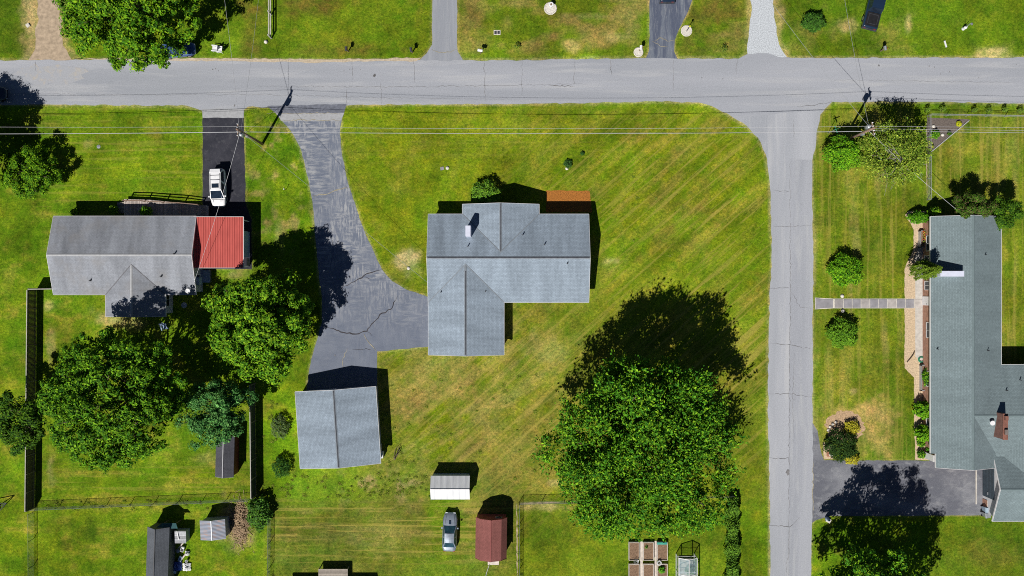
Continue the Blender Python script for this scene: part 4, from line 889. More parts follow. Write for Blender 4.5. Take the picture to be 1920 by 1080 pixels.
# --- left bungalow
bl = thing('house', 'grey roofed bungalow on the left with a wooden deck in front', 'house', (-47, 4, 0), world=True, group='houses in view')
rf_, wl_ = building(bl, [('x', 3.95, 4.76, -55.6, -38.3, 2.7, .273), ('y', -45.65, 3.63, -3.46, 3.3, 2.7, .273)], mat['roof_left'], mat['siding_white'], mat['trim'], mat['ridge_light'])
mb = MB()
for a, b in (((-49.28, -.81, 2.72), (-45.65, 2.82, 3.71)), ((-42.02, -.81, 2.72), (-45.65, 2.82, 3.71))): mb.beam(a, b, .10, .03)
mb.build('valley_line', mat['ridge_dark'], rf_)  # thin darker strips along the bungalow valleys
for x, y in ((-50.8, .9), (-40.3, 4.1), (-42.2, 1.4)): roof_pipe(rf_, x, y, 4.0 - .273 * abs(y - 3.95), .09, .3)
window(bl, -38.64, 5.3, 1.2, 1, 0, .9, 1.0, glass='glass'); window(bl, -38.64, 1.2, 1.0, 1, 0, .8, .9)
for x in (-53.2, -49.9, -41.5): window(bl, x, 8.36, 1.1, 0, 1, 1.5, 1.1)
door(bl, -45.2, 8.36, 0, 1, m='siding_red', z=.65, h=1.9)
window(bl, -42.37, -1.4, 1.1, 1, 0, 1.6, 1.0); window(bl, -53.0, -.47, 1.1, 0, -1, 1.2, 1.0); window(bl, -45.6, -3.1, 1.0, 0, -1, 1.4, 1.0)
# metal box on the wall with the service connection
mb = MB(); mb.box(-38.62, -38.3, .4, 1.3, 1.0, 1.9); mb.build('meter_box', mat['plastic_blue'], bl)
dn = MB(); dn.lathe((-38.9, -.35, 3.0), [(.05, 0), (.05, .5), (.22, .52), (.30, .62), (.28, .66)], 14); dn.build('satellite_dish', mat['plastic_white'], bl)

# --- red carport
cp = thing('carport', 'red ribbed metal roofed carport joined to the bungalow', 'carport', (-35.6, 5.5, 0), world=True)
mb = MB(); mb.slab([Vector((-38.62, 2.45, 2.72)), Vector((-32.62, 2.45, 2.62)), Vector((-32.62, 8.62, 2.62)), Vector((-38.62, 8.62, 2.72))], .06)
for i, s in enumerate(mb.uv):
    if mb.uv[i][0] != (0, 0) or len(set(s)) > 1: mb.uv[i] = [(p[0], p[1]) for p in [(mb.v[k][0], mb.v[k][1]) for k in mb.f[i]]]
cr_ = mb.build('roof', mat['red_metal'], cp)
mb = MB()
for a, b in (((-38.6, 2.43), (-32.6, 2.43)), ((-38.6, 8.64), (-32.6, 8.64))): mb.beam((a[0], a[1], 2.66), (b[0], b[1], 2.60), .05, .12)
mb.beam((-32.58, 2.4, 2.57), (-32.58, 8.66, 2.57), .05, .12); mb.build('edge_trim', mat['trim'], cr_)
for x, y in ((-32.9, 2.7), (-32.9, 8.3), (-32.9, 5.5), (-38.2, 8.3), (-38.2, 2.7)): MB().box(x - .06, x + .06, y - .06, y + .06, 0, 2.6).build('post', mat['trim'], cp)
mb = MB(); mb.box(-32.80, -32.76, 3.8, 7.0, .1, 2.1); mb.build('side_panel', mat['siding_lightblue'], cp)
mb = MB(); mb.box(-32.80, -32.75, 2.8, 3.7, .1, 1.0); mb.build('lattice_panel', mat['wood_old'], cp)

# --- deck with ramp rail
dk = thing('wooden_deck', 'weathered wooden deck with a dark rail along the bungalow front', 'deck', (-44, 9.6, 0), world=True)
a = W(233, 376, .55); b = W(372, 380, .5)
mb = MB(); mb.poly([(a.x, 8.45, .56), (b.x + 1.2, 8.45, .35), (b.x + 1.2, 10.25, .33), (-45, 10.95, .55), (a.x, 11.05, .56)]); 
q = MB(); q.slab([Vector(p) for p in mb.v], .12); q.build('floor', mat['wood_old'], dk)
rp = MB(); posts = [(-47.9, 10.8, .5), (-45.6, 10.75, .5), (-43.3, 10.62, .45), (-41, 10.5, .4), (-38.8, 10.3, .3)]
for i, p in enumerate(posts): MB().box(p[0] - .06, p[0] + .06, p[1] - .06, p[1] + .06, 0, p[2] + 1.0).build('post', mat['wood_pole'], dk)
for dz in (.95, .55):
    for i in range(4): rp.beam((posts[i][0], posts[i][1], posts[i][2] + dz), (posts[i + 1][0], posts[i + 1][1], posts[i + 1][2] + dz), .07, .10)
rp.build('rail', mat['wood_pole'], dk)
st_ = MB()
for i in range(4): st_.box(-48.45 - .28 * i, -48.2 - .28 * i, 9.3, 10.7, 0, .44 - .11 * i)
st_.build('step', mat['wood_y'], dk)
bn = thing('bench', 'narrow grey bench on the shaded half of the bungalow deck', 'bench', (W(268, 392).x, W(268, 392).y, .56), world=True)
m_ = MB(); m_.box(-46.35, -45.2, 9.6, 9.9, .97, 1.02); m_.build('seat', mat['wood_bed'], bn)
for x in (-46.2, -45.35): MB().box(x - .05, x + .05, 9.62, 9.88, .55, .97).build('leg', mat['wood_bed'], bn)

# --- long right house
rh = thing('house', 'long green grey roofed house at the right edge with brick walls', 'house', (56, -8, 0), world=True, group='houses in view')
rf_, wl_ = building(rh, [('y', 55.17, 4.3, -20.1, 8.69, 2.5, .337, {'skip': (0,)}), ('y', 55.17, 4.3, -21.8, -19.0, 2.47, .337, {'hl': 3.75, 'skip': (1,)}),
        ('x', -15.3, 6.0, 55.2, 80, 2.5, .2375), ('y', 63.6, 4.7, -24.0, -15.4, 2.5, .30)], mat['roof_right'], mat['brick'], mat['trim'], mat['ridge_green'], over=.45)
mb = MB(); mb.box(50.9, 53.65, 1.40, 1.98, 0, 4.45); c1 = mb.build('chimney', mat['chimney_white'], rh); MB().box(50.86, 53.69, 1.36, 2.02, 4.45, 4.52).build('chimney_cap', mat['chimney_white'], c1)
p = W(1884, 800, 4.9)
mb = MB(); mb.box(p.x - .26, p.x + .26, p.y - 1.5, p.y + 1.5, 3.0, 4.95); c2 = mb.build('chimney', mat['brick_dark'], rh); c2['label'] = 'weathered brick chimney on the ridge'
m_ = MB(); m_.box(p.x - .31, p.x + .31, p.y - 1.55, p.y + 1.55, 4.95, 5.0); m_.box(p.x - .18, p.x + .18, p.y + .8, p.y + 1.3, 5.0, 5.3); m_.box(p.x - .18, p.x + .18, p.y - .9, p.y - .3, 5.0, 5.25); m_.build('chimney_cap', mat['brick_dark'], c2)
for x, y in ((1762, 655), (1852, 657), (1887, 732), (1916, 713), (1846, 478), (1859, 793)):
    q_ = W(x, y, 3.3); zz = 3.95 - .337 * abs(q_.x - 55.17) if q_.x < 59 else 3.95 - .2375 * abs(q_.y + 15.3); roof_pipe(rf_, q_.x, q_.y, zz, .06, .35)
q_ = W(1857, 792, 3.8); dn = MB(); dn.lathe((q_.x, q_.y, 3.7), [(.04, 0), (.04, .35), (.2, .38), (.30, .5), (.28, .54)], 14); dn.build('satellite_dish', mat['plastic_white'], rf_)
for y in (5.5, -5.2, -11.2, -17.0): window(rh, 51.32, y, .9, -1, 0, 1.8, 1.2)
window(rh, 51.3, 3.2, .5, -1, 0, 1.5, 1.7); door(rh, 51.3, -1.6, -1, 0, 1.1, 2.1, 'trim'); window(rh, 51.3, .3, .6, -1, 0, 1.0, 1.6)
m_ = MB(); m_.box(51.35, 51.5, -21.2, -20.4, 0, 2.3); m_.build('corner_post', mat['trim'], rh)
door(rh, 58.83, -23.6, -1, 0, 4.6, 2.1, 'open_garage_shade', 'garage_door', panels=4)  # dark panel standing in for the shaded interior of the open garage
for y in (6.0, 1.0, -4.0): window(rh, 59.05, y, .9, 1, 0, 1.6, 1.1)
m_ = MB(); a = W(1858, 938); b = W(1844, 968); m_.box(b.x + .2, 58.8, -28.1, -26.3, 0, .9); m_.build('brick_planter', mat['brick'], rh)
kb = MB(); kb.box(57.9, 58.05, -27.0, -21.7, 0, .12); kb.build('garage_threshold', mat['concrete'], rh)
# planters and pots at the front wall
pl = thing('planter', 'long framed planter with leafy plants against the front wall near the green hose', 'planter', (W(1733, 708).x, W(1733, 708).y, 0), world=True)
a = W(1727, 684, .4); b = W(1746, 733, .4); m_ = MB()
for (x0, x1, y0, y1) in ((a.x, a.x + .12, b.y, a.y), (a.x, b.x, a.y - .12, a.y + .003), (a.x, b.x, b.y - .003, b.y + .12)): m_.box(x0, x1, y0, y1, 0, .45)
m_.build('frame', mat['metal_grey'], pl); m_ = MB(); m_.box(a.x + .12, b.x - .1, b.y + .12, a.y - .12, 0, .35); m_.build('soil', mat['soil'], pl)
bush('planter_plant', 'leafy green plant growing in the planter near the green hose', 1738, 706, 8, 1.5, PAL_OAK, 401, 700, .2, 'round', ry=18, cat='plant')
pl = thing('planter', 'raised planter with red flowers below the top left corner of the long house', 'planter', (W(1733, 446).x, W(1733, 446).y, 0), world=True)
a = W(1725, 432, .4); b = W(1740, 464, .4); m_ = MB()
for (x0, x1, y0, y1) in ((a.x, a.x + .12, b.y, a.y), (a.x, b.x, a.y - .12, a.y + .003), (a.x, b.x, b.y - .003, b.y + .12)): m_.box(x0, x1, y0, y1, 0, .45)
m_.build('frame', mat['metal_grey'], pl); m_ = MB(); m_.box(a.x + .12, b.x - .1, b.y + .12, a.y - .12, 0, .35); m_.build('soil', mat['soil'], pl)
bush('flower_clump', 'red and yellow flowers in the raised planter at the top of the front walk', 1736, 444, 6, .9, [(.45, .05, .02), (.5, .3, .05), (.08, .2, .02), (.10, .2, .02)], 402, 420, .18, 'round', ry=16, cat='flowers')
for i, (x, y, lb) in enumerate([(1736, 643, 'upper of two dark clay pots on the front walk'), (1737, 649, 'lower of two dark clay pots on the front walk')]):
    p = W(x, y); t_ = thing('flower_pot', lb, 'pot', (p.x, p.y, .01), group='clay pots on the front walk'); MB().lathe((0, 0, 0), [(.12, 0), (.2, .35), (.22, .36), (.22, .4)], 14).build('pot', mat['terracotta'], t_, True)
    mm = MB(); mm.lathe((0, 0, .4), [(.17, 0), (.12, .12), (.03, .2)], 10); mm.build('plant', mat['soil_dark'], t_)
p = W(1727, 674); tb = MB()
for rr in (.26, .33, .38): tb.tube([(p.x + rr * math.cos(t), p.y + rr * math.sin(t), .05 + (.38 - rr) * .5) for t in [2 * math.pi * k / 24 for k in range(25)]], .035, 6)
tag(tb.build('garden_hose', mat['plastic_green']), 'green garden hose coiled on the front walk', 'hose')
tb = MB(); tb.tube([W(1700, 679) + Vector((0, 0, .08)), W(1706, 672) + Vector((0, 0, .14)), W(1711, 665) + Vector((0, 0, .15)), W(1714, 659) + Vector((0, 0, .15))], .05, 6)
tag(tb.build('branch', mat['trunk']), 'dark bent branch lying on the tan mulch by the front walk', 'branch')
# bins beside the garage corner
for i, (x, y, mm_, lb) in enumerate([(1843, 952, 'siding_lightblue', 'upper blue grey wheeled bin at the garage corner'), (1843, 962, 'metal_grey', 'lower grey wheeled bin at the garage corner')]):
    p = W(x, y); t_ = thing('wheeled_bin', lb, 'bin', (p.x, p.y, 0), R(8 * i), group='wheeled bins at the garage corner')
    MB().hexa([(-.22, -.24, .08), (.22, -.24, .08), (.22, .24, .08), (-.22, .24, .08), (-.3, -.3, .95), (.3, -.3, .95), (.3, .3, .95), (-.3, .3, .95)]).build('body', mat[mm_], t_)
    MB().hexa([(-.33, -.33, .96), (.33, -.33, .96), (.33, .33, .96), (-.33, .33, .96), (-.25, -.28, 1.06), (.28, -.28, 1.06), (.28, .28, 1.06), (-.25, .28, 1.06)]).build('lid', mat[mm_], t_)
    for s in (-.25, .25): MB().tube([(-.25, s - .03, .1), (-.25, s + .03, .1)], .1, 10).build('wheel', mat['tire'], t_)

building(rh, [('x', -24.1, 4.27, 58.4, 80, 2.5, .345)], mat['roof_right'], mat['siding_white'], mat['trim'], mat['ridge_green'], over=.45)
# --- house at the bottom edge (only its shade, roof edge and stoop reach the picture)
bh = thing('house', 'house cut off by the bottom edge with only its stoop in view', 'house', (-22.5, -42.5, 0), world=True, group='houses in view')
building(bh, [('x', -42.4, 4.6, -28.6, -18.1, 2.8, .30)], mat['roof_left'], mat['siding_beige'], mat['trim'], mat['ridge_light'])
m_ = MB(); a = W(597, 1067, .9); b = W(652, 1080, .9); m_.box(a.x, b.x, -38.3, a.y, .78, .9); m_.box(a.x, a.x + .1, a.y - .1, a.y, 0, .78); m_.box(b.x - .1, b.x, a.y - .1, a.y, 0, .78); m_.build('stoop', mat['wood_y'], bh)

# --- sheds
def gambrel_roof(cx, y0, y1, hw, zb, ze, zr, brk):
    """profile of a gambrel: eave hw at ze, break at brk, ridge zr"""
    return [(-hw, ze), (-brk, zb), (0, zr), (brk, zb), (hw, ze)]
def shed(name, label, c, L, Wd, rz, prof, m_roof, m_wall, m_trim='trim_grey', over=.12, wallh=None, door_side=-1, group='sheds and outbuildings', wall_label=None, windows=()):
    """ridge along local y; prof = list of (x, z) from left eave to right eave"""
    t = thing(name, label, 'shed', (c[0], c[1], 0), rz, group); r_ = MB(); tm = MB()
    y0, y1 = -L / 2, L / 2
    for i in range(len(prof) - 1):
        (xa, za), (xb, zb_) = prof[i], prof[i + 1]
        r_.slab([Vector((xa, y0, za)), Vector((xb, y0, zb_)), Vector((xb, y1, zb_)), Vector((xa, y1, za))], .06)
        for y, s in ((y0, -1), (y1, 1)): tm.beam((xa, y + s * .012, za - .04), (xb, y + s * .012, zb_ - .04), .02, .09)
    ro = r_.build('roof', m_roof, t); tm.build('edge_trim', mat[m_trim], ro)
    if len(prof) >= 3:
        zmax = max(prof, key=lambda q: q[1]); MB().beam((zmax[0], y0, zmax[1] + .015), (zmax[0], y1, zmax[1] + .015), .10, .03).build('ridge_cap', mat[m_trim], ro)
    w_ = MB(); k = 1 - over / (Wd / 2); pr = [(x * k, z - .085 - (0 if 0 < i < len(prof) - 1 else -.0)) for i, (x, z) in enumerate(prof)]
    P0 = [Vector((pr[0][0], y0 + over, -.05))] + [Vector((x, y0 + over, z)) for x, z in pr] + [Vector((pr[-1][0], y0 + over, -.05))]
    P1 = [Vector((p.x, y1 - over, p.z)) for p in P0]
    w_.poly(P0[::-1]); w_.poly(P1)
    for i in range(len(P0)): j = (i + 1) % len(P0); w_.poly([P0[i], P1[i], P1[j], P0[j]])
    w_.build('wall', m_wall, t)
    yd = (y0 + over) if door_side < 0 else (y1 - over)
    d_ = MB(); s = door_side; d_.box(-.5, .5, min(yd - .02 * s, yd + .03 * s), max(yd - .02 * s, yd + .03 * s), .05, min(1.8, prof[0][1] + .1)); do = d_.build('door', mat[m_trim], t)
    h_ = MB(); h_.box(.32, .38, min(yd + .03 * s, yd + .07 * s), max(yd + .03 * s, yd + .07 * s), .9, 1.0); h_.build('handle', mat['metal_dark'], do)
    for (wx, wy, nx, ny, wz, ww, wh) in windows:
        f = MB(); g2 = MB(); tx, ty = -ny, nx
        def bb(m2, s0, s1, z0, z1, d0, d1):
            P = []
            for zz in (z0, z1):
                for s_, dd in ((s0, d0), (s1, d0), (s1, d1), (s0, d1)): P.append(Vector((wx + tx * s_ + nx * dd, wy + ty * s_ + ny * dd, zz)))
            m2.hexa(P)
        bb(f, -ww / 2 - .05, ww / 2 + .05, wz - .05, wz + wh + .05, -.02, .03); fo = f.build('window', mat['trim'], t); bb(g2, -ww / 2, ww / 2, wz, wz + wh, .03, .04); g2.build('pane', mat['glass'], fo)
    return t
# white metal shed: ridge runs east-west -> rotate 90
zc = W(843.5, 916, 2.2)
shed('metal_shed', 'small white metal shed with a bright south roof slope near the silver car', (zc.x, zc.y - .05), 4.75, 2.9, R(90), [(-1.45, 1.62), (0, 2.4), (1.45, 1.62)], mat['white_metal'], mat['siding_lightblue'], 'trim', door_side=1)
# dark red gambrel barn
zc = W(920, 1010, 2.2)
shed('barn_shed', 'dark red gambrel barn shed right of the silver car', (zc.x + .05, zc.y - .05), 5.0, 3.85, R(-.8), [(-1.92, 1.75), (-1.25, 2.55), (0, 2.95), (1.25, 2.55), (1.92, 1.75)], mat['roof_barn'], mat['siding_red'], 'siding_red', door_side=-1, windows=((.9, 2.38, 0, 1, 1.1, .7, .5),))
# dark shed by the bluish tree
zc = W(420, 857, 2.1)
shed('garden_shed', 'charcoal roofed shed with red side wall under the bluish tree', (zc.x, zc.y), 4.95, 2.25, R(-1.5), [(-1.1, 1.9), (0, 2.45), (1.15, 1.9)], mat['roof_shed_dark'], mat['siding_red'], 'trim_grey')
# long shed, bottom left
zc = W(290, 1048, 2.5)
shed('long_shed', 'long slate roofed shed at the bottom left beside a heap of junk', (zc.x + .1, zc.y - .1), 7.6, 2.9, R(-1.8), [(-1.35, 2.0), (0, 2.9), (1.35, 2.0)], mat['roof_shed_slate'], mat['siding_dark'], 'metal_dark')
lt = thing('lean_to', 'low teal flat roof at the north end of the long shed', 'lean-to', (W(305, 985, 1.6).x, W(305, 985, 1.6).y, 0), world=True)
a = W(289, 992, 2.0); b = W(333, 982, 1.8); m_ = MB(); m_.slab([Vector((a.x, a.y, 1.8)), Vector((b.x, a.y, 1.8)), Vector((b.x - .3, b.y, 1.6)), Vector((a.x + .8, b.y, 1.6))], .05); m_.build('roof', M_plain('teal_sheet', (.05, .13, .14), .6, .3, 2), lt)
for x, y in ((a.x + .9, b.y - .1), (b.x - .4, b.y - .1)): MB().box(x - .04, x + .04, y - .04, y + .04, 0, 1.58).build('post', mat['wood_pole'], lt)
# rusty metal shed
zc = W(398, 994, 1.9)
shed('metal_shed', 'little grey shed with rust streaked ribbed roof next to the brush heap', (zc.x, zc.y), 2.35, 3.2, R(3), [(-1.55, 1.75), (0, 2.15), (1.55, 1.75)], mat['rusty_metal'], mat['siding_blue'], 'metal_grey')
for i_, o_ in enumerate([o for o in bpy.data.objects if o.name.startswith('roof') and o.data and o.data.materials and o.data.materials[0] == mat['rusty_metal']]): pass
# small grey box shed
bx = thing('storage_box', 'small grey slatted storage box against the long shed', 'storage box', (W(338, 1008).x, W(338, 1008).y, 0), world=True)
a = W(328, 1018, 1.2); b = W(348, 996, 1.2); m_ = MB(); m_.box(a.x, b.x, a.y, b.y, 0, 1.1); bb_ = m_.build('body', mat['siding_blue'], bx)
m_ = MB(); m_.slab([Vector((a.x - .06, a.y - .06, 1.18)), Vector((b.x + .06, a.y - .06, 1.18)), Vector((b.x + .06, b.y + .06, 1.28)), Vector((a.x - .06, b.y + .06, 1.28))], .06); m_.build('lid', M_planks('grey_slats', (.40, .41, .44), .28, 1), bx)
m_ = MB(); m_.beam(W(332, 996, 1.32), W(335, 1012, 1.34), .1, .06); tag(m_.build('board', mat['plastic_white']), 'short white board lying on the grey storage box', 'board')
# junk heap: individual pieces
rs = random.Random(9)
JUNK = [('sheet', 'tarp_blue'), ('crate', 'plastic_white'), ('sheet', 'plastic_white'), ('board', 'wood_bed'), ('crate', 'plastic_blue'), ('sheet', 'plastic_blue')]
jl = ['crumpled blue tarp at the lower end of the junk heap', 'white crate at the top of the junk heap', 'white plastic sheet near the blue tarp', 'bleached board across the junk heap', 'pale blue crate in the middle of the junk heap', 'pale blue sheet lowest in the junk heap', 'white bucket in the junk heap', 'torn white sack on the right of the junk heap', 'grey bin lid in the shade of the long shed', 'brown plank beside the shed wall']
jp = [(330, 1062, .9), (342, 1030, .5), (349, 1064, .7), (345, 1043, .6), (338, 1048, .5), (322, 1070, .7), (350, 1052, .3), (350, 1038, .4), (332, 1034, .4), (340, 1022, .7)]
for i, ((x, y, s), lb) in enumerate(zip(jp, jl)):
    p = W(x, y, .3); mm_ = mat[['tarp_blue', 'plastic_white', 'plastic_white', 'wood_bed', 'plastic_blue', 'plastic_blue', 'plastic_white', 'plastic_white', 'metal_grey', 'wood_bed'][i]]; m_ = MB()
    kind = ['tarp', 'crate', 'plastic_sheet', 'board', 'crate', 'plastic_sheet', 'bucket', 'sack', 'bin_lid', 'plank'][i]
    if kind in ('tarp', 'plastic_sheet', 'sack'):
        n = 9; G = [[Vector((p.x + (u / (n - 1) - .5) * s * 1.4 + rs.uniform(-.06, .06), p.y + (v / (n - 1) - .5) * s * 1.3 + rs.uniform(-.06, .06), .12 + rs.uniform(0, .3) * math.sin(math.pi * u / (n - 1)) * math.sin(math.pi * v / (n - 1)) + .15 * math.sin(math.pi * u / (n - 1)))) for u in range(n)] for v in range(n)]
        for v in range(n - 1):
            for u in range(n - 1): m_.poly([G[v][u], G[v][u + 1], G[v + 1][u + 1], G[v + 1][u]])
    elif kind == 'crate':
        rz = rs.uniform(0, 1.5)
        for (x0, x1, y0, y1, z0, z1) in ((-.3, .3, -.2, .2, .1, .13), (-.3, -.27, -.2, .2, .13, .4), (.27, .3, -.2, .2, .13, .4), (-.27, .27, -.2, -.17, .13, .4), (-.27, .27, .17, .2, .13, .4)): m_.box(p.x + x0, p.x + x1, p.y + y0, p.y + y1, z0, z1, rz, (p.x, p.y))
    elif kind == 'bucket': m_.lathe((p.x, p.y, .05), [(.12, 0), (.16, .35), (.17, .36), (.15, .36), (.11, .05)], 12)
    elif kind == 'bin_lid': m_.lathe((p.x, p.y, .1), [(.28, 0), (.27, .05), (.1, .1), (.04, .14)], 14)
    else: m_.beam((p.x - s / 2, p.y - .4, .3), (p.x + s / 2, p.y + .4, .35), .16, .04)
    tag(m_.build(kind, mm_), lb, kind.replace('_', ' '), 'junk heaped beside the long shed')
# brush heap
mb = MB(); rs = random.Random(12)
for i in range(1100):
    x = rs.gauss(449, 9); y = rs.gauss(980, 19); h0 = max(.05, .7 - .03 * abs(x - 449) - .012 * abs(y - 980)) * rs.uniform(.1, 1); p = W(x, y, h0); th = rs.uniform(0, 6.28); l = rs.uniform(.2, .6)
    mb.beam(p - Vector((math.cos(th) * l, math.sin(th) * l, .1)), p + Vector((math.cos(th) * l, math.sin(th) * l, rs.uniform(-.1, .15))), .03, .03)
tag(mb.build('brush_heap', mat['straw']), 'heap of dead brown branches between the rusty shed and the fence', 'brush heap')

# ------------------------------------------------------------------ fences
def board_fence(label, a, b, h, m, posts_every=2.4, cap=True, thick=.03, side=1):
    a = Vector(a); b = Vector(b); d = (b - a); L = d.length; t = thing('board_fence', label, 'fence', (a.x, a.y, 0), math.atan2(d.y, d.x), 'board fences round the bungalow yard')
    mb = MB(); rs = random.Random(int(L * 100)); n = int(L / .15)
    for i in range(n):
        x = i * L / n; mb.box(x + .004, x + L / n - .008, -thick / 2 + rs.uniform(-.006, .006), thick / 2, .04, h + rs.uniform(-.02, .02))
    mb.build('boards', m, t)
    r_ = MB()
    for z in (.35, h - .3): r_.box(0, L, side * .02, side * .06, z, z + .09) if side > 0 else r_.box(0, L, -.06, -.02, z, z + .09)
    r_.build('rail', mat['wood_fence_x'], t)
    k = int(L / posts_every) + 1
    for i in range(k + 1): x = L * i / k; MB().box(x - .05, x + .05, .06 * side - .05, .06 * side + .05, 0, h - .05).build('post', mat['wood_fence_x'], t)
    if cap: MB().box(0, L, -.05, .05, h + .02, h + .05).build('cap', mat['fence_cap'], t)
    return t
board_fence('tall dark board fence running down the left side of the bungalow back yard', (-59.4, -.25, 0), (-59.65, -27.4, 0), 1.8, mat['wood_fence'])
board_fence('short board fence joining the tall fence to the bungalow corner', (-59.3, -.15, 0), (-55.3, -.1, 0), 1.8, mat['wood_fence'])
board_fence('green stained board fence on the right side of the bungalow back yard', (-32.1, -11.9, 0), (-31.95, -25.8, 0), 1.9, mat['wood_fence_green'])
def chain_fence(label, pts, h=1.1, mesh=True, mt='fence_metal', every=3.0, rail=True, wires_only=False, group='wire mesh fences between the yards', name='chain_link_fence', rr=.022):
    a0 = Vector(pts[0]); t = thing(name, label, 'fence', (a0.x, a0.y, 0), 0, group, world=True); me_ = MB(); rl = MB()
    for a, b in zip(pts[:-1], pts[1:]):
        a = Vector(a); b = Vector(b); L = (b - a).length; d = (b - a) / L; k = max(1, round(L / every))
        for i in range(k + 1):
            p = a + d * L * i / k; MB().tube([(p.x, p.y, 0), (p.x, p.y, h + .05)], .035, 6).build('post', mat[mt], t)
        rl.tube([(a.x, a.y, h), (b.x, b.y, h)], rr, 6)
        if wires_only:
            for z in (.3, .6, .85): rl.tube([(a.x, a.y, z), (b.x, b.y, z)], .012, 4)
        if mesh:
            s = .16; n = int(L / s)
            for i in range(-int(h / s), n + 1):
                for sg in (1, -1):
                    u0 = i * s; u1 = u0 + h; z0, z1 = (0, h) if sg > 0 else (h, 0)
                    c0, c1 = max(0, u0), min(L, u1)
                    if c1 <= c0: continue
                    f0 = (c0 - u0) / h; f1 = (c1 - u0) / h; p = a + d * c0; q = a + d * c1
                    me_.beam((p.x, p.y, z0 + (z1 - z0) * f0), (q.x, q.y, z0 + (z1 - z0) * f1), .009, .009)
    rl.build('rail', mat[mt], t)
    if mesh: me_.build('mesh', mat[mt], t)
    return t
G_ = lambda x, y: (W(x, y).x, W(x, y).y, 0)
chain_fence('chain link fence crossing below the bungalow yard from fence to fence', [G_(66, 952), G_(470, 935)])
chain_fence('chain link fence going down from the foot of the tall board fence', [G_(63, 960), G_(64, 1110)])
chain_fence('chain link fence dropping past the overgrown shrub to the bottom edge', [G_(508, 968), G_(506, 1110)])
chain_fence('wire fence between the big tree and the field corner post', [G_(974, 941), G_(1100, 938)], 1.1, True)
chain_fence('wire fence running from the field corner post to the bottom edge', [G_(974, 941), G_(974, 1110)], 1.1, True)
chain_fence('wire fence from the big tree to the hedge top', [G_(1290, 931), G_(1372, 927)], 1.0, False, wires_only=True)
chain_fence('thin wire fence enclosing the lawn corner with the triangular soil bed', [G_(1738, 375), G_(1737, 217), G_(1920, 220), G_(2100, 222)], 1.0, False, wires_only=True, every=2.6, mt='wire_dark')
# brown edging under the two field fences and garden edge
mb = MB(); 
for a, b, w in (((969, 944), (970, 1100), .2), ((975, 944), (1050, 942), .22), ((1737, 230), (1738, 375), .14)): ribbon(mb, [a, b], w, .01, 3, .5)
o = mb.build('bare_soil_strips', mat['dirt']); o['kind'] = 'structure'
tg = MB(); tg.beam(W(1817, 226, .05), W(1742, 288, .05), .09, .10); tag(tg.build('bed_edging', mat['trim_grey']), 'pale edging along the slanted side of the triangular soil bed', 'edging')
bush('garden_plant', 'leafy green clump in the triangular soil bed', 1753, 252, 9, .7, PAL_OAK, 411, 420, .2, 'round', cat='plant', ry=8)
bush('garden_plant', 'lime yellow clump near the pointed end of the soil bed', 1798, 232, 5, .5, [(.5, .5, .02), (.4, .45, .02)], 412, 220, .14, 'round', cat='plant')
bush('garden_plant', 'tiny dark plant in the middle of the soil bed', 1780, 250, 4, .4, PAL_DARK, 413, 120, .14, 'round', cat='plant')
bush('garden_plant', 'yellow flowering plant at the lower tip of the soil bed', 1747, 274, 4, .4, [(.5, .42, .05), (.1, .2, .02)], 414, 140, .14, 'round', cat='plant')
for i, (x, y, lb) in enumerate([(1750, 237, 'upper pale stone in the triangular soil bed'), (1767, 253, 'lower pale stone in the triangular soil bed')]):
    p = W(x, y); m_ = MB(); m_.lathe((p.x, p.y, 0), [(.2, 0), (.22, .08), (.12, .16), (.03, .18)], 9); tag(m_.build('stone', mat['stone'], smooth=True), lb, 'stone', 'stones in the soil bed')
# wooden rail fence at the top
rfz = thing('rail_fence', 'weathered rail fence coming down from the top edge above the road', 'fence', (W(500, 40).x, W(500, 40).y, 0), world=True)
ya = W(500, -60).y; yb = W(500, 72).y; xx0 = W(500, 0, 0).x + .6
for i in range(4): y = ya + (yb - ya) * i / 3; MB().box(xx0 - .07, xx0 + .07, y - .07, y + .07, 0, 1.3).build('post', mat['fence_cap'], rfz)
r_ = MB()
for z in (.5, 1.15): r_.beam((xx0 + .05, ya, z), (xx0 + .05, yb, z), .14, .12)
r_.build('rail', mat['fence_cap'], rfz)
p = W(499, 79); m_ = MB(); m_.lathe((p.x, p.y, 0), [(.22, 0), (.25, .12), (.14, .26), (.04, .3)], 9); tag(m_.build('stone', mat['stone'], smooth=True), 'pale stone at the lower end of the rail fence', 'stone')

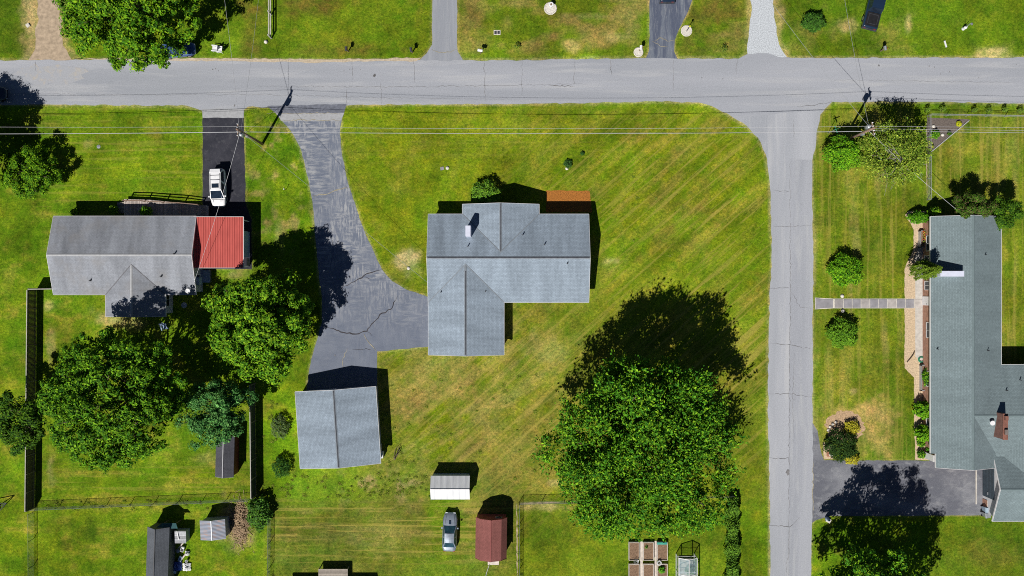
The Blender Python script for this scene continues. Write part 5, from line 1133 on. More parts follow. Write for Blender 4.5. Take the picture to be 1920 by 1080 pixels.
# ------------------------------------------------------------------ poles and wires
def utility_pole(label, base, h, arm_dir, tr_off):
    t = thing('utility_pole', label, 'utility pole', (base.x, base.y, 0), 0, 'utility poles by the road')
    MB().tube([(0, 0, -.2), (0, 0, h)], [.17, .12], 10).build('pole', mat['wood_pole'], t, True)
    a = Vector((math.cos(arm_dir), math.sin(arm_dir), 0)); m_ = MB(); m_.beam(a * -.75 + Vector((0, 0, h - .35)), a * .75 + Vector((0, 0, h - .35)), .1, .12); ca = m_.build('crossarm', mat['wood_pole'], t)
    for k in (-.65, -.25, .25, .65):
        MB().lathe(tuple(a * k + Vector((0, 0, h - .29))), [(.05, 0), (.07, .05), (.05, .1), (.07, .14), (.03, .2)], 8).build('insulator', mat['plastic_white'], ca)
    tx, ty = tr_off; m_ = MB(); m_.lathe((tx, ty, h - 1.7), [(.18, 0), (.24, .05), (.24, .75), (.2, .82), (.08, .86)], 14); tr_ = m_.build('transformer', mat['metal_grey'], t, True)
    m_ = MB(); 
    for s in (-.08, .08): m_.lathe((tx + s, ty, h - .86), [(.04, 0), (.055, .06), (.03, .18)], 8)
    m_.build('bushing', mat['plastic_white'], tr_)
    m_ = MB(); m_.beam((0, 0, h - 1.2), (tx, ty, h - 1.2), .08, .08); m_.beam((0, 0, h - 1.45), (tx, ty, h - 1.45), .08, .08); m_.build('bracket', mat['metal_grey'], t)
    m_ = MB(); m_.box(-.12, .12, -.28, -.1, 4.8, 5.4); m_.build('junction_box', mat['metal_grey'], t)
    return t
LB = Vector((-31.2, 18.0, 0)); RB = W(1580, 266)
utility_pole('leaning looking wooden utility pole between the black and the scuffed driveways', LB, 8.4, R(90), (.1, -.38))
utility_pole('wooden utility pole with transformer at the corner by the airy tree', RB, 7.9, R(100), (-.1, .38))
def cable(label, a, b, sag, r=.02, m='wire', n=26, group='overhead cables along the road', name='overhead_cable', ext=None):
    a = Vector(a); b = Vector(b); pts = []
    for i in range(n + 1): t = i / n; p = a.lerp(b, t); p.z -= 4 * sag * t * (1 - t); pts.append(p)
    o = MB().tube(pts, r, 5).build(name, mat[m]); tag(o, label, 'cable', group); return o
LT = lambda z, dx=0, dy=0: Vector((LB.x + dx, LB.y + dy, z)); RT = lambda z, dx=0, dy=0: Vector((RB.x + dx, RB.y + dy, z))
cable('upper thin cable strung between the two utility poles over the centre lawn', LT(8.15, 0, .35), RT(7.65, 0, .25), 1.2, .013)
cable('lower thick pale cable strung between the two utility poles over the centre lawn', LT(5.4, -.1, .35), RT(5.1, .1, .2), 1.1, .022)
cable('black telephone cable just under the thick pale cable between the poles', LT(5.0, 0, .4), RT(4.8, 0, .3), .8, .010, 'wire_dark')
cable('upper thin cable from the left pole off the left edge of the photo', LT(8.15, 0, .35), (-100, 18.9, 8.0), 1.2, .013)
cable('lower thick pale cable from the left pole off the left edge of the photo', LT(5.4, -.1, .35), (-100, 18.3, 5.3), 1.0, .024)
cable('black telephone cable from the left pole off the left edge of the photo', LT(5.0, 0, .4), (-100, 18.3, 5.1), .9, .014, 'wire_dark')
cable('upper thin cable from the corner pole off the right edge of the photo', RT(7.65, 0, .25), (110, 18.6, 7.6), 1.0, .013)
cable('middle cable from the corner pole off the right edge of the photo', RT(7.0, 0, .1), (110, 18.3, 6.9), 1.0, .013)
cable('lower thick cable from the corner pole off the right edge of the photo', RT(5.1, .1, .3), (110, 18.2, 5.0), .9, .02)
SG = 'service cables from the poles to houses'
cable('twisted service cable from the left pole over the white car to the bungalow', LT(7.4, 0, -.1), W(358, 545, 3.2), .5, .018, group=SG)
cable('service cable from the left pole to the corner of the blue grey roofed house', LT(6.8, .1, -.1), W(802, 530, 2.6), .6, .013, 'wire_dark', group=SG)
cable('service cable from the corner pole to the long green grey roofed house', RT(6.4, .1, 0), W(1812, 408, 3.3), .4, .018, group=SG)
cable('service cable from the corner pole across the road past the gravel drive', RT(7.2, 0, 0), W(1400, -60, 5.5), .5, .016, 'wire_dark', group=SG)
cable('service cable from the corner pole over the road to the top edge', RT(6.8, 0, 0), W(1560, -160, 5.5), .5, .016, 'wire_dark', group=SG)
cable('steep service cable from the left pole across the road to the upper left', LT(7.6, 0, 0), W(400, -150, 5.0), .5, .016, 'wire', group=SG)
cable('service cable from the left pole across the road beside the rail fence', LT(7.2, 0, 0), W(500, -150, 5.0), .5, .014, 'wire_dark', group=SG)
cable('guy cable anchoring the left pole toward the scuffed driveway', LT(6.5, 0, 0), W(480, 262, 0) + Vector((-1.2, .9, 0)), 0, .018, 'wire_dark', group=SG, name='guy_cable')

# ------------------------------------------------------------------ vehicles
def loft(mb, secs):
    """secs: (y, halfwidth, zbottom, ztop, crown)"""
    rings = []
    for y, w, zb, zt, cr in secs:
        half = [(0, zt + cr), (w * .5, zt + cr * .8), (w * .80, zt), (w * .94, zt - .07), (w, zt - .2), (w * 1.0, (zb + zt) / 2), (w * .97, zb + .06), (w * .88, zb)]
        ring = [(x, y, z) for x, z in half] + [(-x, y, z) for x, z in half[::-1] if x > 0]
        rings.append(ring)
    for A, B in zip(rings[:-1], rings[1:]):
        n = len(A)
        for i in range(n): j = (i + 1) % n; mb.poly([A[i], A[j], B[j], B[i]])
    mb.poly(rings[0]); mb.poly(rings[-1][::-1])
def weld(o):
    import bmesh
    bm = bmesh.new(); bm.from_mesh(o.data); bmesh.ops.remove_doubles(bm, verts=bm.verts, dist=.0005); bmesh.ops.recalc_face_normals(bm, faces=bm.faces); bm.to_mesh(o.data); bm.free()
def vehicle(name, label, cat, loc, rz, L, Wd, H, paint, secs, cab, glass='car_glass', roofpanel=None, rack=False, group='parked vehicles', wheel_r=.33, wb=None):
    """+y is the front. cab = (y_wind_base, y_roof_front, y_roof_rear, y_rear_base, belt_z, halfwidth_base, halfwidth_roof)"""
    t = thing(name, label, cat, loc, rz, group); b = MB(); loft(b, secs); body = b.build('body', paint, t, True); weld(body)
    yw, yf, yr, yb, zb, wb_, wr = cab; c = MB()
    base = [Vector((-wb_, yb, zb)), Vector((wb_, yb, zb)), Vector((wb_, yw, zb)), Vector((-wb_, yw, zb))]; top = [Vector((-wr, yr, H - .03)), Vector((wr, yr, H - .03)), Vector((wr, yf, H - .03)), Vector((-wr, yf, H - .03))]
    for i in range(4): j = (i + 1) % 4; c.poly([base[i], base[j], top[j], top[i]])
    # crowned roof
    n = 7; G = [[Vector((-wr + 2 * wr * u / (n - 1), yr + (yf - yr) * v / (n - 1), H - .03 + .05 * math.sin(math.pi * u / (n - 1)) * (.5 + .5 * math.sin(math.pi * v / (n - 1))))) for u in range(n)] for v in range(n)]
    for v in range(n - 1):
        for u in range(n - 1): c.poly([G[v][u], G[v][u + 1], G[v + 1][u + 1], G[v + 1][u]])
    ro = c.build('cabin', roofpanel or paint, t)
    def panel(nm, A, B, C_, D, ins=.07, pr=.012, vins=.06):
        def q(u, v): return (A.lerp(B, u)).lerp(D.lerp(C_, u), v)
        nrm = (B - A).cross(D - A).normalized(); cen = (A + B + C_ + D) / 4
        if nrm.dot(cen - Vector((0, (yf + yr) / 2, zb))) < 0: nrm = -nrm
        m_ = MB(); P = [q(ins, vins), q(1 - ins, vins), q(1 - ins, 1 - vins), q(ins, 1 - vins)]; P2 = [p + nrm * pr for p in P]; m_.poly(P2)
        for i in range(4): j = (i + 1) % 4; m_.poly([P[i], P[j], P2[j], P2[i]])
        return m_.build(nm, mat[glass], t)
    panel('windshield', base[2], base[3], top[3], top[2], .05); panel('rear_window', base[0], base[1], top[1], top[0], .08)
    for sg, (bi, bj, ti, tj) in ((1, (1, 2, 1, 2)), (-1, (0, 3, 0, 3))):
        A, B, C_, D = base[bi], base[bj], top[tj], top[ti]
        m1 = A.lerp(B, .5); m2 = D.lerp(C_, .5)
        panel('side_window', A, m1, m2, D, .10, .012, .1); panel('side_window', m1, B, C_, m2, .08, .012, .1)
    wbh = wb or L * .29
    for sx in (-1, 1):
        for sy in (-1, 1):
            m_ = MB(); x = sx * (Wd / 2 - .11); m_.tube([(x - .1, sy * wbh, wheel_r), (x + .1, sy * wbh, wheel_r)], wheel_r, 18); w_ = m_.build('wheel', mat['tire'], t, False)
            m_ = MB(); m_.tube([(x + sx * .09, sy * wbh, wheel_r), (x + sx * .115, sy * wbh, wheel_r)], wheel_r * .6, 12); m_.build('rim', mat['rim'], w_)
        y0 = secs[-1][0]; m_ = MB(); m_.box(sx * (Wd / 2 - .42) - .13, sx * (Wd / 2 - .42) + .13, y0 - .12, y0 - .0, .50, .62); m_.build('headlight', mat['lamp_glass'], t)
        y1 = secs[0][0]; m_ = MB(); m_.box(sx * (Wd / 2 - .34) - .12, sx * (Wd / 2 - .34) + .12, y1 - .015, y1 + .05, .62, .76); m_.build('taillight', mat['tail_red'], t)
        m_ = MB(); m_.box(sx * (Wd / 2 + .07) - .09, sx * (Wd / 2 + .07) + .09, yw - .38, yw - .22, zb - .02, zb + .14); m_.build('mirror', paint, t)
    if rack:
        m_ = MB()
        for sx in (-1, 1): m_.tube([(sx * wr * .86, yr + .15, H + .02), (sx * wr * .86, yr + .25, H + .07), (sx * wr * .86, yf - .25, H + .07), (sx * wr * .86, yf - .1, H + .02)], .022, 6)
        for yy_ in (yr + .40, yr + .95): m_.beam((-wr * .86, yy_, H + .06), (wr * .86, yy_, H + .06), .035, .02)
        m_.build('roof_rack', mat['metal_dark'], t)
    return t
def sedan_secs(L, W_, nose=.62):
    h = L / 2; w = W_ / 2
    return [(-h, w * .58, .38, .74, .0), (-h + .05, w * .72, .33, .82, .0), (-h + .16, w * .85, .28, .89, .02), (-h + .5, w * .97, .22, .93, .02), (-h + 1.3, w, .2, .94, .02), (0, w, .2, .92, .02), (h - 1.4, w * .99, .2, .88, .03), (h - .7, w * .95, .22, .80, .03), (h - .25, w * .84, .26, .70, .02), (h - .05, w * .66, .32, .60, 0), (h, w * .5, .36, .55, 0)]
def suv_secs(L, W_):
    h = L / 2; w = W_ / 2
    return [(-h, w * .68, .42, .92, 0), (-h + .05, w * .80, .38, .97, 0), (-h + .18, w * .92, .34, 1.0, .0), (-h + .6, w, .3, 1.02, .0), (0, w, .28, 1.02, .0), (h - 1.3, w * .99, .28, 1.02, .03), (h - .6, w * .95, .3, .96, .03), (h - .2, w * .84, .34, .84, .02), (h, w * .6, .4, .7, 0)]
p = W(408.5, 352, .8)
vehicle('parked_car', 'white estate car with roof bars on the black driveway', 'car', (p.x, p.y, 0), R(182), 4.7, 1.86, 1.62, mat['paint_white'], suv_secs(4.7, 1.86), (1.42, .40, -1.80, -2.24, 1.0, .89, .70), rack=True)
suv = [o for o in bpy.data.objects if o.get('label', '').startswith('white estate')][0]; m_ = MB(); m_.box(-.42, .42, -.40, .12, 1.58, 1.655); m_.build('sunroof', mat['car_glass'], suv); m_ = MB(); m_.hexa([(-.62, -2.22, 1.50), (.62, -2.22, 1.50), (.66, -1.8, 1.56), (-.66, -1.8, 1.56), (-.60, -2.2, 1.54), (.60, -2.2, 1.54), (.66, -1.8, 1.61), (-.66, -1.8, 1.61)]); m_.build('spoiler', mat['paint_white'], suv); m_ = MB(); m_.beam((-.72, 1.5, 1.035), (.72, 1.5, 1.035), .03, .03); m_.beam((-.55, 1.5, 1.05), (-.45, 2.1, .92), .02, .02); m_.beam((.55, 1.5, 1.05), (.45, 2.1, .92), .02, .02); m_.build('panel_seam', mat['metal_dark'], suv)
p = W(843.5, 997, .6)
sil = vehicle('parked_car', 'silver saloon car parked on the grass left of the barn shed', 'car', (p.x, p.y, 0), R(-2), 4.8, 1.82, 1.38, mat['paint_silver'], sedan_secs(4.8, 1.82), (.88, .0, -1.12, -1.85, .90, .84, .58), 'car_glass_teal')
m_ = MB(); m_.beam((-.66, 2.12, .72), (.66, 2.12, .72), .02, .02); m_.beam((-.7, -2.02, .945), (.7, -2.02, .945), .02, .012); m_.beam((-.62, 1.0, .93), (-.5, 2.0, .845), .02, .02); m_.beam((.62, 1.0, .93), (.5, 2.0, .845), .02, .02); m_.build('panel_seam', mat['metal_dark'], sil)
m_ = MB(); m_.hexa([(-.16, 1.0, .9), (.16, 1.0, .9), (.13, 1.5, .88), (-.13, 1.5, .88), (-.13, 1.05, .98), (.13, 1.05, .98), (.1, 1.42, .95), (-.1, 1.42, .95)]); m_.build('hood_scoop', mat['paint_black'], sil)
p = W(1638, 20, .9)
def pickup(label, loc, rz, paint):
    L = 5.6; w = .98; secs = [(-2.8, w * .92, .45, 1.0, 0), (-2.7, w * .97, .4, 1.02, 0), (0, w, .38, 1.02, 0), (1.4, w, .38, 1.04, .03), (2.2, w * .97, .4, 1.0, .03), (2.65, w * .9, .45, .88, .02), (2.8, w * .75, .5, .75, 0)]
    t = vehicle('pickup_truck', label, 'pickup truck', loc, rz, L, 1.96, 1.82, paint, secs, (1.35, .75, -.65, -.85, 1.04, .88, .72), wheel_r=.4)
    m_ = MB(); m_.box(-.80, .80, -2.62, -.95, 1.03, 1.09); tc = m_.build('bed_cover', mat['tonneau'], t)
    m_ = MB(); 
    for (x0, x1, y0, y1) in ((-.60, -.56, -2.4, -1.2), (.56, .60, -2.4, -1.2), (-.6, .6, -1.2, -1.16), (-.6, .6, -2.4, -2.36)): m_.box(x0, x1, y0, y1, 1.09, 1.12)
    m_.build('cover_seam', mat['metal_dark'], tc)
    m_ = MB(); m_.box(-.95, .95, -2.93, -2.78, .45, .65); m_.build('rear_bumper', mat['metal_dark'], t)
    return t
pickup('black pickup truck with covered bed on the top right lawn', (p.x + .25, p.y + .6, 0), R(-14), mat['paint_black'])
p = W(1249, -30, .9)
pickup('dark pickup truck at the top edge on the dark driveway, only its tail in view', (W(1249, -36).x, W(1249, -34).y, 0), R(0), mat['paint_black'])
p = W(333, 97, .6)
vehicle('parked_car', 'blue car half hidden under the broad tree at the roadside', 'car', (p.x, p.y + .2, 0), R(-84), 4.4, 1.75, 1.42, mat['paint_blue'], sedan_secs(4.4, 1.75), (.70, .05, -1.25, -1.75, .92, .80, .60))
p = W(-22, 176, .6)
vehicle('parked_car', 'dark car in deep shade on the road at the left edge', 'car', (p.x, p.y, 0), R(-90), 4.6, 1.8, 1.45, mat['paint_black'], suv_secs(4.6, 1.8), (.90, .3, -1.9, -2.15, 1.0, .82, .66))

# ------------------------------------------------------------------ small things
def mailbox(label, px, py, post_h=1.05, col='plastic_white', rz=0, L=.5, group='roadside mailboxes'):
    p = W(px, py); t = thing('mailbox', label, 'mailbox', (p.x, p.y, 0), rz, group); MB().box(-.05, .05, -.05, .05, 0, post_h).build('post', mat['wood_pole'], t)
    m_ = MB(); prof = [(-.11, 0), (.11, 0), (.11, .14), (.07, .21), (0, .24), (-.07, .21), (-.11, .14)]
    A = [Vector((x * 1.4, -L / 2, post_h + z * 1.2)) for x, z in prof]; B = [Vector((x * 1.4, L / 2, post_h + z * 1.2)) for x, z in prof]; m_.poly(A); m_.poly(B[::-1])
    for i in range(len(A)): j = (i + 1) % len(A); m_.poly([A[i], A[j], B[j], B[i]])
    bo = m_.build('box', mat[col], t); m_ = MB(); m_.box(.155, .17, -.1, .0, post_h + .1, post_h + .35); m_.build('flag', mat['tail_red'], bo); return t
mailbox('white mailbox on the grass just right of the grey driveway mouth', 901, 100, col='plastic_white', rz=R(80), L=.6)
mailbox('dark mailbox on the grass left of the grey driveway mouth', 773, 99, col='metal_dark', rz=R(10))
mailbox('dark mailbox standing alone above the road crack on the wide top lawn', 653, 97, col='metal_dark', rz=0)
mailbox('small white mailbox on the pale gravel disc beside the dark driveway', 1199, 95, col='plastic_white')
mailbox('grey mailbox at the roadside below the black pickup truck', 1651, 96, col='metal_grey', rz=R(10))
def disc(label, px, py, r, m='stone', name='gravel_ring'):
    p = W(px, py); m_ = MB(); rs = random.Random(int(px)); k = 26
    m_.lathe((p.x, p.y, .0), [(r, .0), (r * .98, .05), (r * .8, .07), (r * .3, .08)], 28)
    for i in range(k): t = 2 * math.pi * i / k; m_.lathe((p.x + r * math.cos(t), p.y + r * math.sin(t), 0), [(.1, 0), (.1, .07), (.04, .11)], 6)
    return tag(m_.build(name, mat[m]), label, 'stone ring')
disc('pale stone disc with an urn on the top centre lawn', 1032, 16, .72); disc('pale gravel disc around the small white mailbox', 1197, 98, .52); disc('pale stone disc around the thin lamp post', 1287, 58, .62)
p = W(1033, 12); t_ = thing('garden_urn', 'white urn with pinkish rim on the pale stone disc', 'urn', (p.x, p.y, .08)); MB().lathe((0, 0, 0), [(.2, 0), (.1, .12), (.14, .3), (.3, .6), (.32, .62), (.24, .6)], 16).build('bowl', mat['plastic_white'], t_, True); MB().lathe((0, 0, .5), [(.25, 0), (.22, .08), (.05, .12)], 12).build('soil', mat['soil'], t_)
p = W(1287, 59); t_ = thing('lamp_post', 'thin dark lamp post in the stone disc beside the dark driveway', 'lamp post', (p.x, p.y, .05)); MB().tube([(0, 0, 0), (0, 0, 1.6)], .04, 8).build('post', mat['metal_dark'], t_); MB().lathe((0, 0, 1.6), [(.08, 0), (.12, .2), (.05, .3)], 8).build('lantern', mat['yellow_plastic'], t_)
bush('low_plant', 'small yellow flowered plant near the road on the top centre lawn', 970, 86, 6, .5, [(.35, .35, .03), (.10, .2, .02), (.05, .1, .02)], 420, 160, .2, cat='plant')
bush('low_plant', 'small leafy plant near the road between dark and gravel driveways', 1357, 90, 7, .5, [(.3, .33, .03), (.10, .2, .02), (.04, .08, .02)], 421, 180, .2, cat='plant')
p = W(932, 61); t_ = thing('utility_cover', 'square utility cover with two dark lids in the top lawn', 'utility cover', (p.x, p.y, 0)); MB().box(-.42, .42, -.3, .3, 0, .03).build('frame', mat['stone'], t_)
for s in (-.19, .19): MB().box(s - .15, s + .15, -.2, .2, .03, .045).build('lid', mat['metal_dark'], t_)
# white chair pair near the broad tree
def chair(label, px, py, rz, m, group=None):
    p = W(px, py); t = thing('garden_chair', label, 'chair', (p.x, p.y, 0), rz, group); MB().hexa([(-.28, -.28, .33), (.28, -.28, .33), (.28, .28, .4), (-.28, .28, .4), (-.28, -.28, .37), (.28, -.28, .37), (.28, .28, .44), (-.28, .28, .44)]).build('seat', mat[m], t)
    m_ = MB()
    for i in range(5): x = -.26 + i * .11; m_.hexa([(x, -.28, .36), (x + .09, -.28, .36), (x + .09, -.24, .36), (x, -.24, .36), (x, -.55, .98), (x + .09, -.55, .98), (x + .09, -.51, .98), (x, -.51, .98)])
    m_.build('backrest', mat[m], t)
    for sx in (-1, 1):
        MB().box(sx * .34 - .06, sx * .34 + .06, -.35, .35, .56, .59).build('armrest', mat[m], t)
        for y in (-.28, .26): MB().box(sx * .31 - .03, sx * .31 + .03, y - .03, y + .03, 0, .56).build('leg', mat[m], t)
    return t
chair('white garden chair, left one of the pair beside the broad tree shadow', 405, 93, R(85), 'plastic_white', 'pair of white garden chairs'); chair('white garden chair, right one of the pair beside the broad tree shadow', 414, 95, R(85), 'plastic_white', 'pair of white garden chairs')
chair('pale blue garden chair in the shade behind the bungalow', 311, 613, R(200), 'plastic_blue')
# things in the shaded yard behind the bungalow
p = W(387, 518); t_ = thing('equipment_slab', 'grey metal cabinet on the ground below the red carport', 'cabinet', (p.x, p.y, 0)); MB().box(-.62, .62, -.75, .75, 0, .55).build('body', mat['metal_grey'], t_); MB().box(-.66, .66, -.79, .79, .55, .6).build('lid', mat['plastic_blue'], t_)
p = W(374, 540); t_ = thing('cooling_unit', 'small square cooling unit with fan at the bungalow corner', 'cooling unit', (p.x, p.y, 0)); MB().box(-.4, .4, -.4, .4, 0, .75).build('casing', mat['metal_grey'], t_); m_ = MB(); m_.lathe((0, 0, .75), [(.32, 0), (.32, .03), (.06, .05)], 16); m_.build('fan_grille', mat['metal_dark'], t_)
p = W(350, 572); t_ = thing('garden_table', 'round pale table in the dark shade behind the bungalow', 'table', (p.x, p.y, 0)); MB().lathe((0, 0, .68), [(.35, 0), (.36, .03), (.35, .04)], 18).build('top', mat['metal_grey'], t_); MB().tube([(0, 0, 0), (0, 0, .68)], .04, 8).build('leg', mat['metal_grey'], t_)
# yard bits
p = W(53, 48); m_ = MB(); m_.box(p.x - .22, p.x + .22, p.y - .22, p.y + .22, 0, .14, R(35)); tag(m_.build('concrete_block', mat['stone']), 'pale concrete block on the bare soil left of the dirt drive', 'block')
p = W(1772, 83); m_ = MB(); m_.beam((p.x - .12, p.y + .4, .08), (p.x + .12, p.y - .4, .08), .16, .1); tag(m_.build('marker_board', mat['plastic_white']), 'short white board lying in the top right lawn', 'board')
p = W(1806, 54); t_ = thing('garden_ornament', 'white garden ornament with a thin arm on the top right lawn', 'ornament', (p.x, p.y, 0)); MB().lathe((0, 0, 0), [(.22, 0), (.18, .25), (.2, .5), (.1, .7)], 10).build('base', mat['plastic_white'], t_); MB().tube([(0, 0, .6), (-.35, .1, 1.3)], .035, 6).build('arm', mat['metal_dark'], t_); MB().tube([(0, 0, .6), (.4, .4, .8)], .03, 6).build('arm', mat['metal_grey'], t_)
p = W(1822, 45); m_ = MB(); m_.lathe((p.x, p.y, 0), [(.16, 0), (.16, .03), (.1, .04)], 12); tag(m_.build('drain_cover', mat['metal_grey']), 'small round grey cover in the top right lawn', 'drain cover')
p = W(185, 275); m_ = MB(); m_.lathe((p.x, p.y, 0), [(.24, 0), (.24, .03), (.1, .04)], 12); tag(m_.build('drain_cover', mat['metal_grey']), 'round grey cover in the lawn above the bungalow', 'drain cover')
p = W(829, 316); m_ = MB(); m_.box(p.x - .22, p.x + .22, p.y - .2, p.y + .2, 0, .05, R(10)); tag(m_.build('stone_slab', mat['paver']), 'flat grey slab in the centre lawn left of two tufts', 'slab')
for x, y, lb in ((1063, 316, 'round pale stone below the dark tuft on the centre lawn'), (839, 315, 'brownish stone beside the flat grey slab'), (1580, 583, 'pale stone at the top of the bright lawn shrub'), (1579, 555, 'pale stone on the grass above the paver walk'), (960 - 194, 503, 'pale broken stone at the foot of the bare patch left of the centre house')):
    p = W(x, y); m_ = MB(); rs = random.Random(int(x)); m_.lathe((p.x, p.y, -.02), [(.22, 0), (.24 * rs.uniform(.8, 1.1), .08), (.14, .16), (.03, .19)], 8); tag(m_.build('stone', mat['stone'], smooth=True), lb, 'stone', 'single stones in the lawns')
bush('grass_tuft', 'dark tuft around a stone on the centre lawn', 1065, 307, 8, .5, [(.03, .09, .02), (.06, .14, .03)], 430, 260, .22, cat='grass tuft')
bush('grass_tuft', 'small dark tuft right of the stone tuft on the centre lawn', 1092, 288, 4, .3, [(.04, .11, .02)], 431, 120, .2, cat='grass tuft')
p = W(770, 500); 
# marker in the grass between the driveways
p = W(536, 356); t_ = thing('garden_stake', 'thin white topped stake in the grass left of the scuffed driveway', 'stake', (p.x, p.y, 0)); MB().tube([(0, 0, 0), (0, 0, .8)], .03, 6).build('rod', mat['metal_dark'], t_); MB().lathe((0, 0, .8), [(.07, 0), (.08, .06), (.03, .1)], 8).build('cap', mat['plastic_white'], t_)
# street sign at the corner
p = W(1552, 250); t_ = thing('street_sign', 'green street name sign on a thin post at the road corner', 'street sign', (p.x, p.y, 0), R(10)); MB().tube([(0, 0, 0), (0, 0, 2.2)], .035, 8).build('post', mat['metal_grey'], t_)
MB().box(-.45, .45, -.012, .012, 2.2, 2.38, R(100)).build('blade', mat['sign_green'], t_); MB().box(-.45, .45, -.012, .012, 2.39, 2.57, R(10)).build('blade', mat['sign_green'], t_)
# metal frame at the left edge
t_ = thing('swing_frame', 'dark triangular metal frame at the left edge beside the board fence', 'frame', (W(4, 952).x, W(4, 952).y, 0), world=True)
m_ = MB(); a = W(-12, 944, .6); b = W(12, 943, .9); c = W(0, 957, .1)
for u, v in ((a, b), (b, c), (a, c), (W(-12, 955, .1), b)): m_.beam(u, v, .07, .07)
m_.build('bars', mat['metal_dark'], t_)
# lamp / boulder in island bed by the driveway
p = W(1553, 851); t_ = thing('garden_statue', 'small pinkish garden statue on the tan bed beside the dark yew', 'statue', (p.x, p.y, 0)); MB().box(-.22, .22, -.3, .3, 0, .2).build('plinth', mat['brick'], t_); MB().lathe((.1, 0, .2), [(.16, 0), (.2, .2), (.1, .45), (.13, .6), (.04, .7)], 10).build('figure', mat['stone'], t_, True)
p = W(1552, 975); t_ = thing('garden_statue', 'pale statue in the tree shade at the lower corner of the worn driveway', 'statue', (p.x, p.y, 0)); MB().box(-.3, .3, -.25, .25, 0, .25, R(-30)).build('plinth', mat['stone'], t_); MB().lathe((-.2, .25, .1), [(.22, 0), (.25, .3), (.15, .6), (.17, .75), (.05, .9)], 10).build('figure', mat['plastic_blue'], t_, True)
rs = random.Random(3)
for i, (x, y) in enumerate([(1556, 800), (1561, 795), (1567, 791), (1553, 806)]):
    p = W(x, y); m_ = MB(); m_.lathe((p.x, p.y, 0), [(.18, 0), (.2, .08), (.1, .16), (.03, .18)], 8); tag(m_.build('edging_stone', mat['stone'], smooth=True), ['second stone from the driveway end on the rim of the island bed', 'third stone from the driveway end on the rim of the island bed', 'edging stone at the lawn end of the island bed rim', 'edging stone nearest the dark yew on the island bed rim'][i], 'stone', 'edging stones of the island bed')

# raised beds
RBx = [(1179, 1199), (1206, 1226), (1232, 1252)]; RBy = [(1017, 1051), (1058, 1093)]
pos = [['upper left', 'upper middle', 'upper right'], ['lower left', 'lower middle', 'lower right']]
for r_i, (y0, y1) in enumerate(RBy):
    for c_i, (x0, x1) in enumerate(RBx):
        a = W(x0, y1, .4); b = W(x1, y0, .4); t_ = thing('raised_bed', pos[r_i][c_i] + ' of the six wood framed soil beds at the bottom edge', 'raised bed', ((a.x + b.x) / 2, (a.y + b.y) / 2, 0), 0, 'raised vegetable beds', world=True)
        m_ = MB(); th = .07; m_.box(a.x, a.x + th, a.y, b.y, 0, .42); m_.box(b.x - th, b.x, a.y, b.y, 0, .42); m_.box(a.x + th, b.x - th, a.y + .002, a.y + th, 0, .42); m_.box(a.x + th, b.x - th, b.y - th, b.y - .002, 0, .42); m_.build('frame', mat['wood_bed'], t_)
        m_ = MB(); m_.box(a.x + th, b.x - th, a.y + th, b.y - th, 0, .33); m_.build('soil', mat['soil'], t_)
        if (r_i, c_i) == (1, 2): m_ = None
bush('vegetable_plant', 'leafy green vegetable clump in the lower right soil bed', 1240, 1068, 6, .9, [(.08, .28, .02), (.14, .36, .02)], 440, 260, .18, 'round', cat='plant')
bush('vegetable_plant', 'tiny seedling near the top of the upper middle soil bed', 1212, 1025, 3, .6, [(.10, .25, .03)], 441, 60, .14, 'round', cat='plant')
m_ = MB(); a = W(1232, 1021, .47); b = W(1251, 1017, .47); m_.box(a.x, b.x, a.y, b.y, .44, .50); tag(m_.build('plastic_cover', mat['plastic_teal']), 'teal cover strip on the end of the upper right soil bed', 'cover')
for (x0, x1, lb) in ((1200, 1205, 'board path between the left and middle soil beds'), (1227, 1231, 'board path between the middle and right soil beds')):
    a = W(x0, 1093); b = W(x1, 1014); m_ = MB(); m_.box(a.x, b.x, a.y, b.y, 0, .04); tag(m_.build('path_board', mat['wood_bed']), lb, 'board', 'board paths between the soil beds')
for i, (x, y, lb) in enumerate([(1236, 1056, 'white hose reel between the right hand soil beds'), (1193, 1053, 'round wire support between the left hand soil beds')]):
    p = W(x, y, .6); m_ = MB()
    for rr in ((.28, .2) if i == 0 else (.3, .22, .12)): m_.tube([(p.x + rr * math.cos(t), p.y + rr * math.sin(t), .6 + (0 if i == 0 else (.3 - rr))) for t in [2 * math.pi * k / 20 for k in range(21)]], .03 if i == 0 else .015, 5)
    m_.tube([(p.x, p.y, 0), (p.x, p.y, .6)], .03, 6); tag(m_.build('hose_reel' if i == 0 else 'plant_support', mat['plastic_white'] if i == 0 else mat['metal_grey']), lb, 'hose reel' if i == 0 else 'plant support')
# greenhouse
gx0, gx1 = 20.5, 22.75; gy1, gy0 = -33.2, -37.2
gh = thing('greenhouse', 'small white framed greenhouse at the bottom edge right of the soil beds', 'greenhouse', ((gx0 + gx1) / 2, (gy0 + gy1) / 2, 0), world=True)
m_ = MB(); cxg = (gx0 + gx1) / 2; he, hr = 1.55, 2.1
for y in (gy1, (gy0 + gy1) / 2, gy0):
    for x in (gx0, gx1): m_.box(x - .04, x + .04, y - .04, y + .04, 0, he)
    m_.beam((gx0, y, he), (cxg, y, hr), .07, .07); m_.beam((gx1, y, he), (cxg, y, hr), .07, .07)
    m_.beam((gx0, y, .9), (gx1, y, .9), .05, .05)
for x, z in ((gx0, he), (gx1, he), (cxg, hr), (gx0, .06), (gx1, .06)): m_.beam((x, gy0, z), (x, gy1, z), .07, .07)
m_.build('frame', mat['trim'], gh)
def pane(P): 
    q = MB(); q.poly([Vector(p) for p in P]); q.poly([Vector(p) - Vector((0, 0, .006)) for p in P][::-1]); q.build('pane', mat['clear'], gh)
ym = (gy0 + gy1) / 2
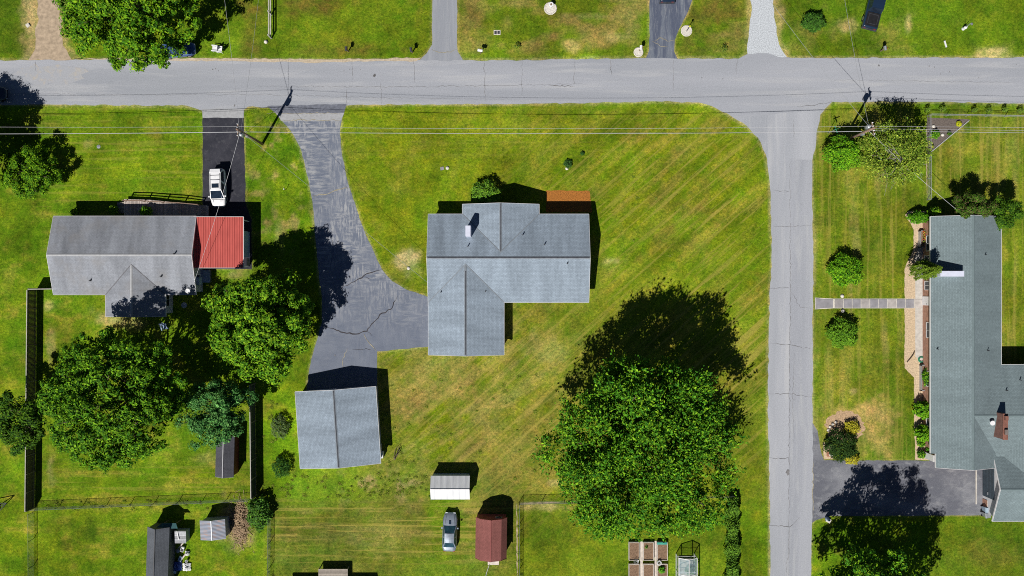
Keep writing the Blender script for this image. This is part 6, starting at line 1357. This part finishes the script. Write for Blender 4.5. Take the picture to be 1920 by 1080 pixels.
for y0, y1 in ((gy0, ym), (ym, gy1)):
    pane([(gx0, y0, he), (cxg, y0, hr), (cxg, y1, hr), (gx0, y1, he)]); pane([(cxg, y0, hr), (gx1, y0, he), (gx1, y1, he), (cxg, y1, hr)])
    pane([(gx0, y0, .1), (gx0, y1, .1), (gx0, y1, he), (gx0, y0, he)])
m_ = MB(); m_.box(gx0 + .25, gx1 - .25, gy0 + .3, gy1 - .5, 0, .4); m_.build('potting_bench', mat['concrete'], gh)
bush('potted_plants', 'green plants inside the small greenhouse', 1293, 1068, 9, .9, PAL_OAK, 445, 260, .18, 'round', cat='plants')
# things at the barn and white shed
p = W(925, 1057, .3); m_ = MB(); m_.hexa([(p.x - .7, p.y - .25, 0), (p.x + .7, p.y - .25, 0), (p.x + .7, p.y + .6, 0), (p.x - .7, p.y + .6, 0), (p.x - .7, p.y - .25, .05), (p.x + .7, p.y - .25, .05), (p.x + .7, p.y + .6, .22), (p.x - .7, p.y + .6, .22)]); tag(m_.build('entry_ramp', mat['wood_bed']), 'pale wooden ramp at the barn shed doors', 'ramp')
m_ = MB(); m_.tube([W(917, 1060, .15), W(912, 1075, .1), W(908, 1095, .1)], .035, 6); tag(m_.build('electric_cord', mat['wire']), 'pale cord trailing from the barn shed to the bottom edge', 'cord')
bush('weeds', 'weeds growing up the lower left corner of the white metal shed', 812, 930, 7, .9, [(.05, .14, .02), (.10, .22, .03)], 446, 280, .24, cat='weeds')
p = W(714, 854, .9); m_ = MB(); m_.box(p.x - .05, p.x + .25, p.y - .35, p.y + .35, 0, .9); tag(m_.build('propane_cabinet', mat['plastic_white']), 'white cabinet against the right garage wall', 'cabinet')
m_ = MB(); rs = random.Random(21); a = W(740, 862); b = W(753, 838)
for k in range(5): limb(m_, (a.x, a.y, .1), (b.x + rs.uniform(-.4, .4), b.y + rs.uniform(-.6, .2), .35), .05, .02, rs, 4, .12)
tag(m_.build('fallen_branch', mat['trunk']), 'dark fallen branch in the weeds right of the garage', 'branch')

# rough grass: longer tufts where the mower does not reach
nrs = np.random.RandomState(77)
Ps = []
for x0, x1, y0, y1, k in [(530, 800, 888, 932, 150), (64, 470, 938, 954, 90), (716, 800, 760, 930, 30), (503, 512, 965, 1080, 16), (970, 978, 945, 1080, 18), (700, 1010, 690, 900, 70), (488, 550, 740, 920, 34), (1180, 1300, 250, 500, 20)]:
    for _ in range(k // 2):
        m = nrs.randint(40, 110); cx, cy = nrs.uniform(x0, x1), nrs.uniform(y0, y1); r = nrs.uniform(1.2, 3.2); a = nrs.normal(0, r, m); b = nrs.normal(0, r * .8, m)
        Ps.append(np.stack([(cx + a - 960) / PPM, (540 - cy - b) / PPM, np.maximum(.01, .07 * np.exp(-(a * a + b * b) / (3 * r * r)) * nrs.uniform(.4, 1.3, m))], 1))
P = np.concatenate(Ps); n = len(P)
o = leaf_mesh('rough_grass', P, nrs.normal(size=(n, 3)) * .5 + np.array([-.1, -.25, 1.0]), .11 * (.5 + nrs.rand(n)), cmix(n, [(.15, .26, .012), (.21, .28, .02), (.30, .27, .07), (.10, .20, .010)]), None, None, .4, None)
tag(o, 'rough uncut grass tufts behind the garage and along the fences', 'grass', kind='stuff')
print('objects', len(bpy.data.objects))
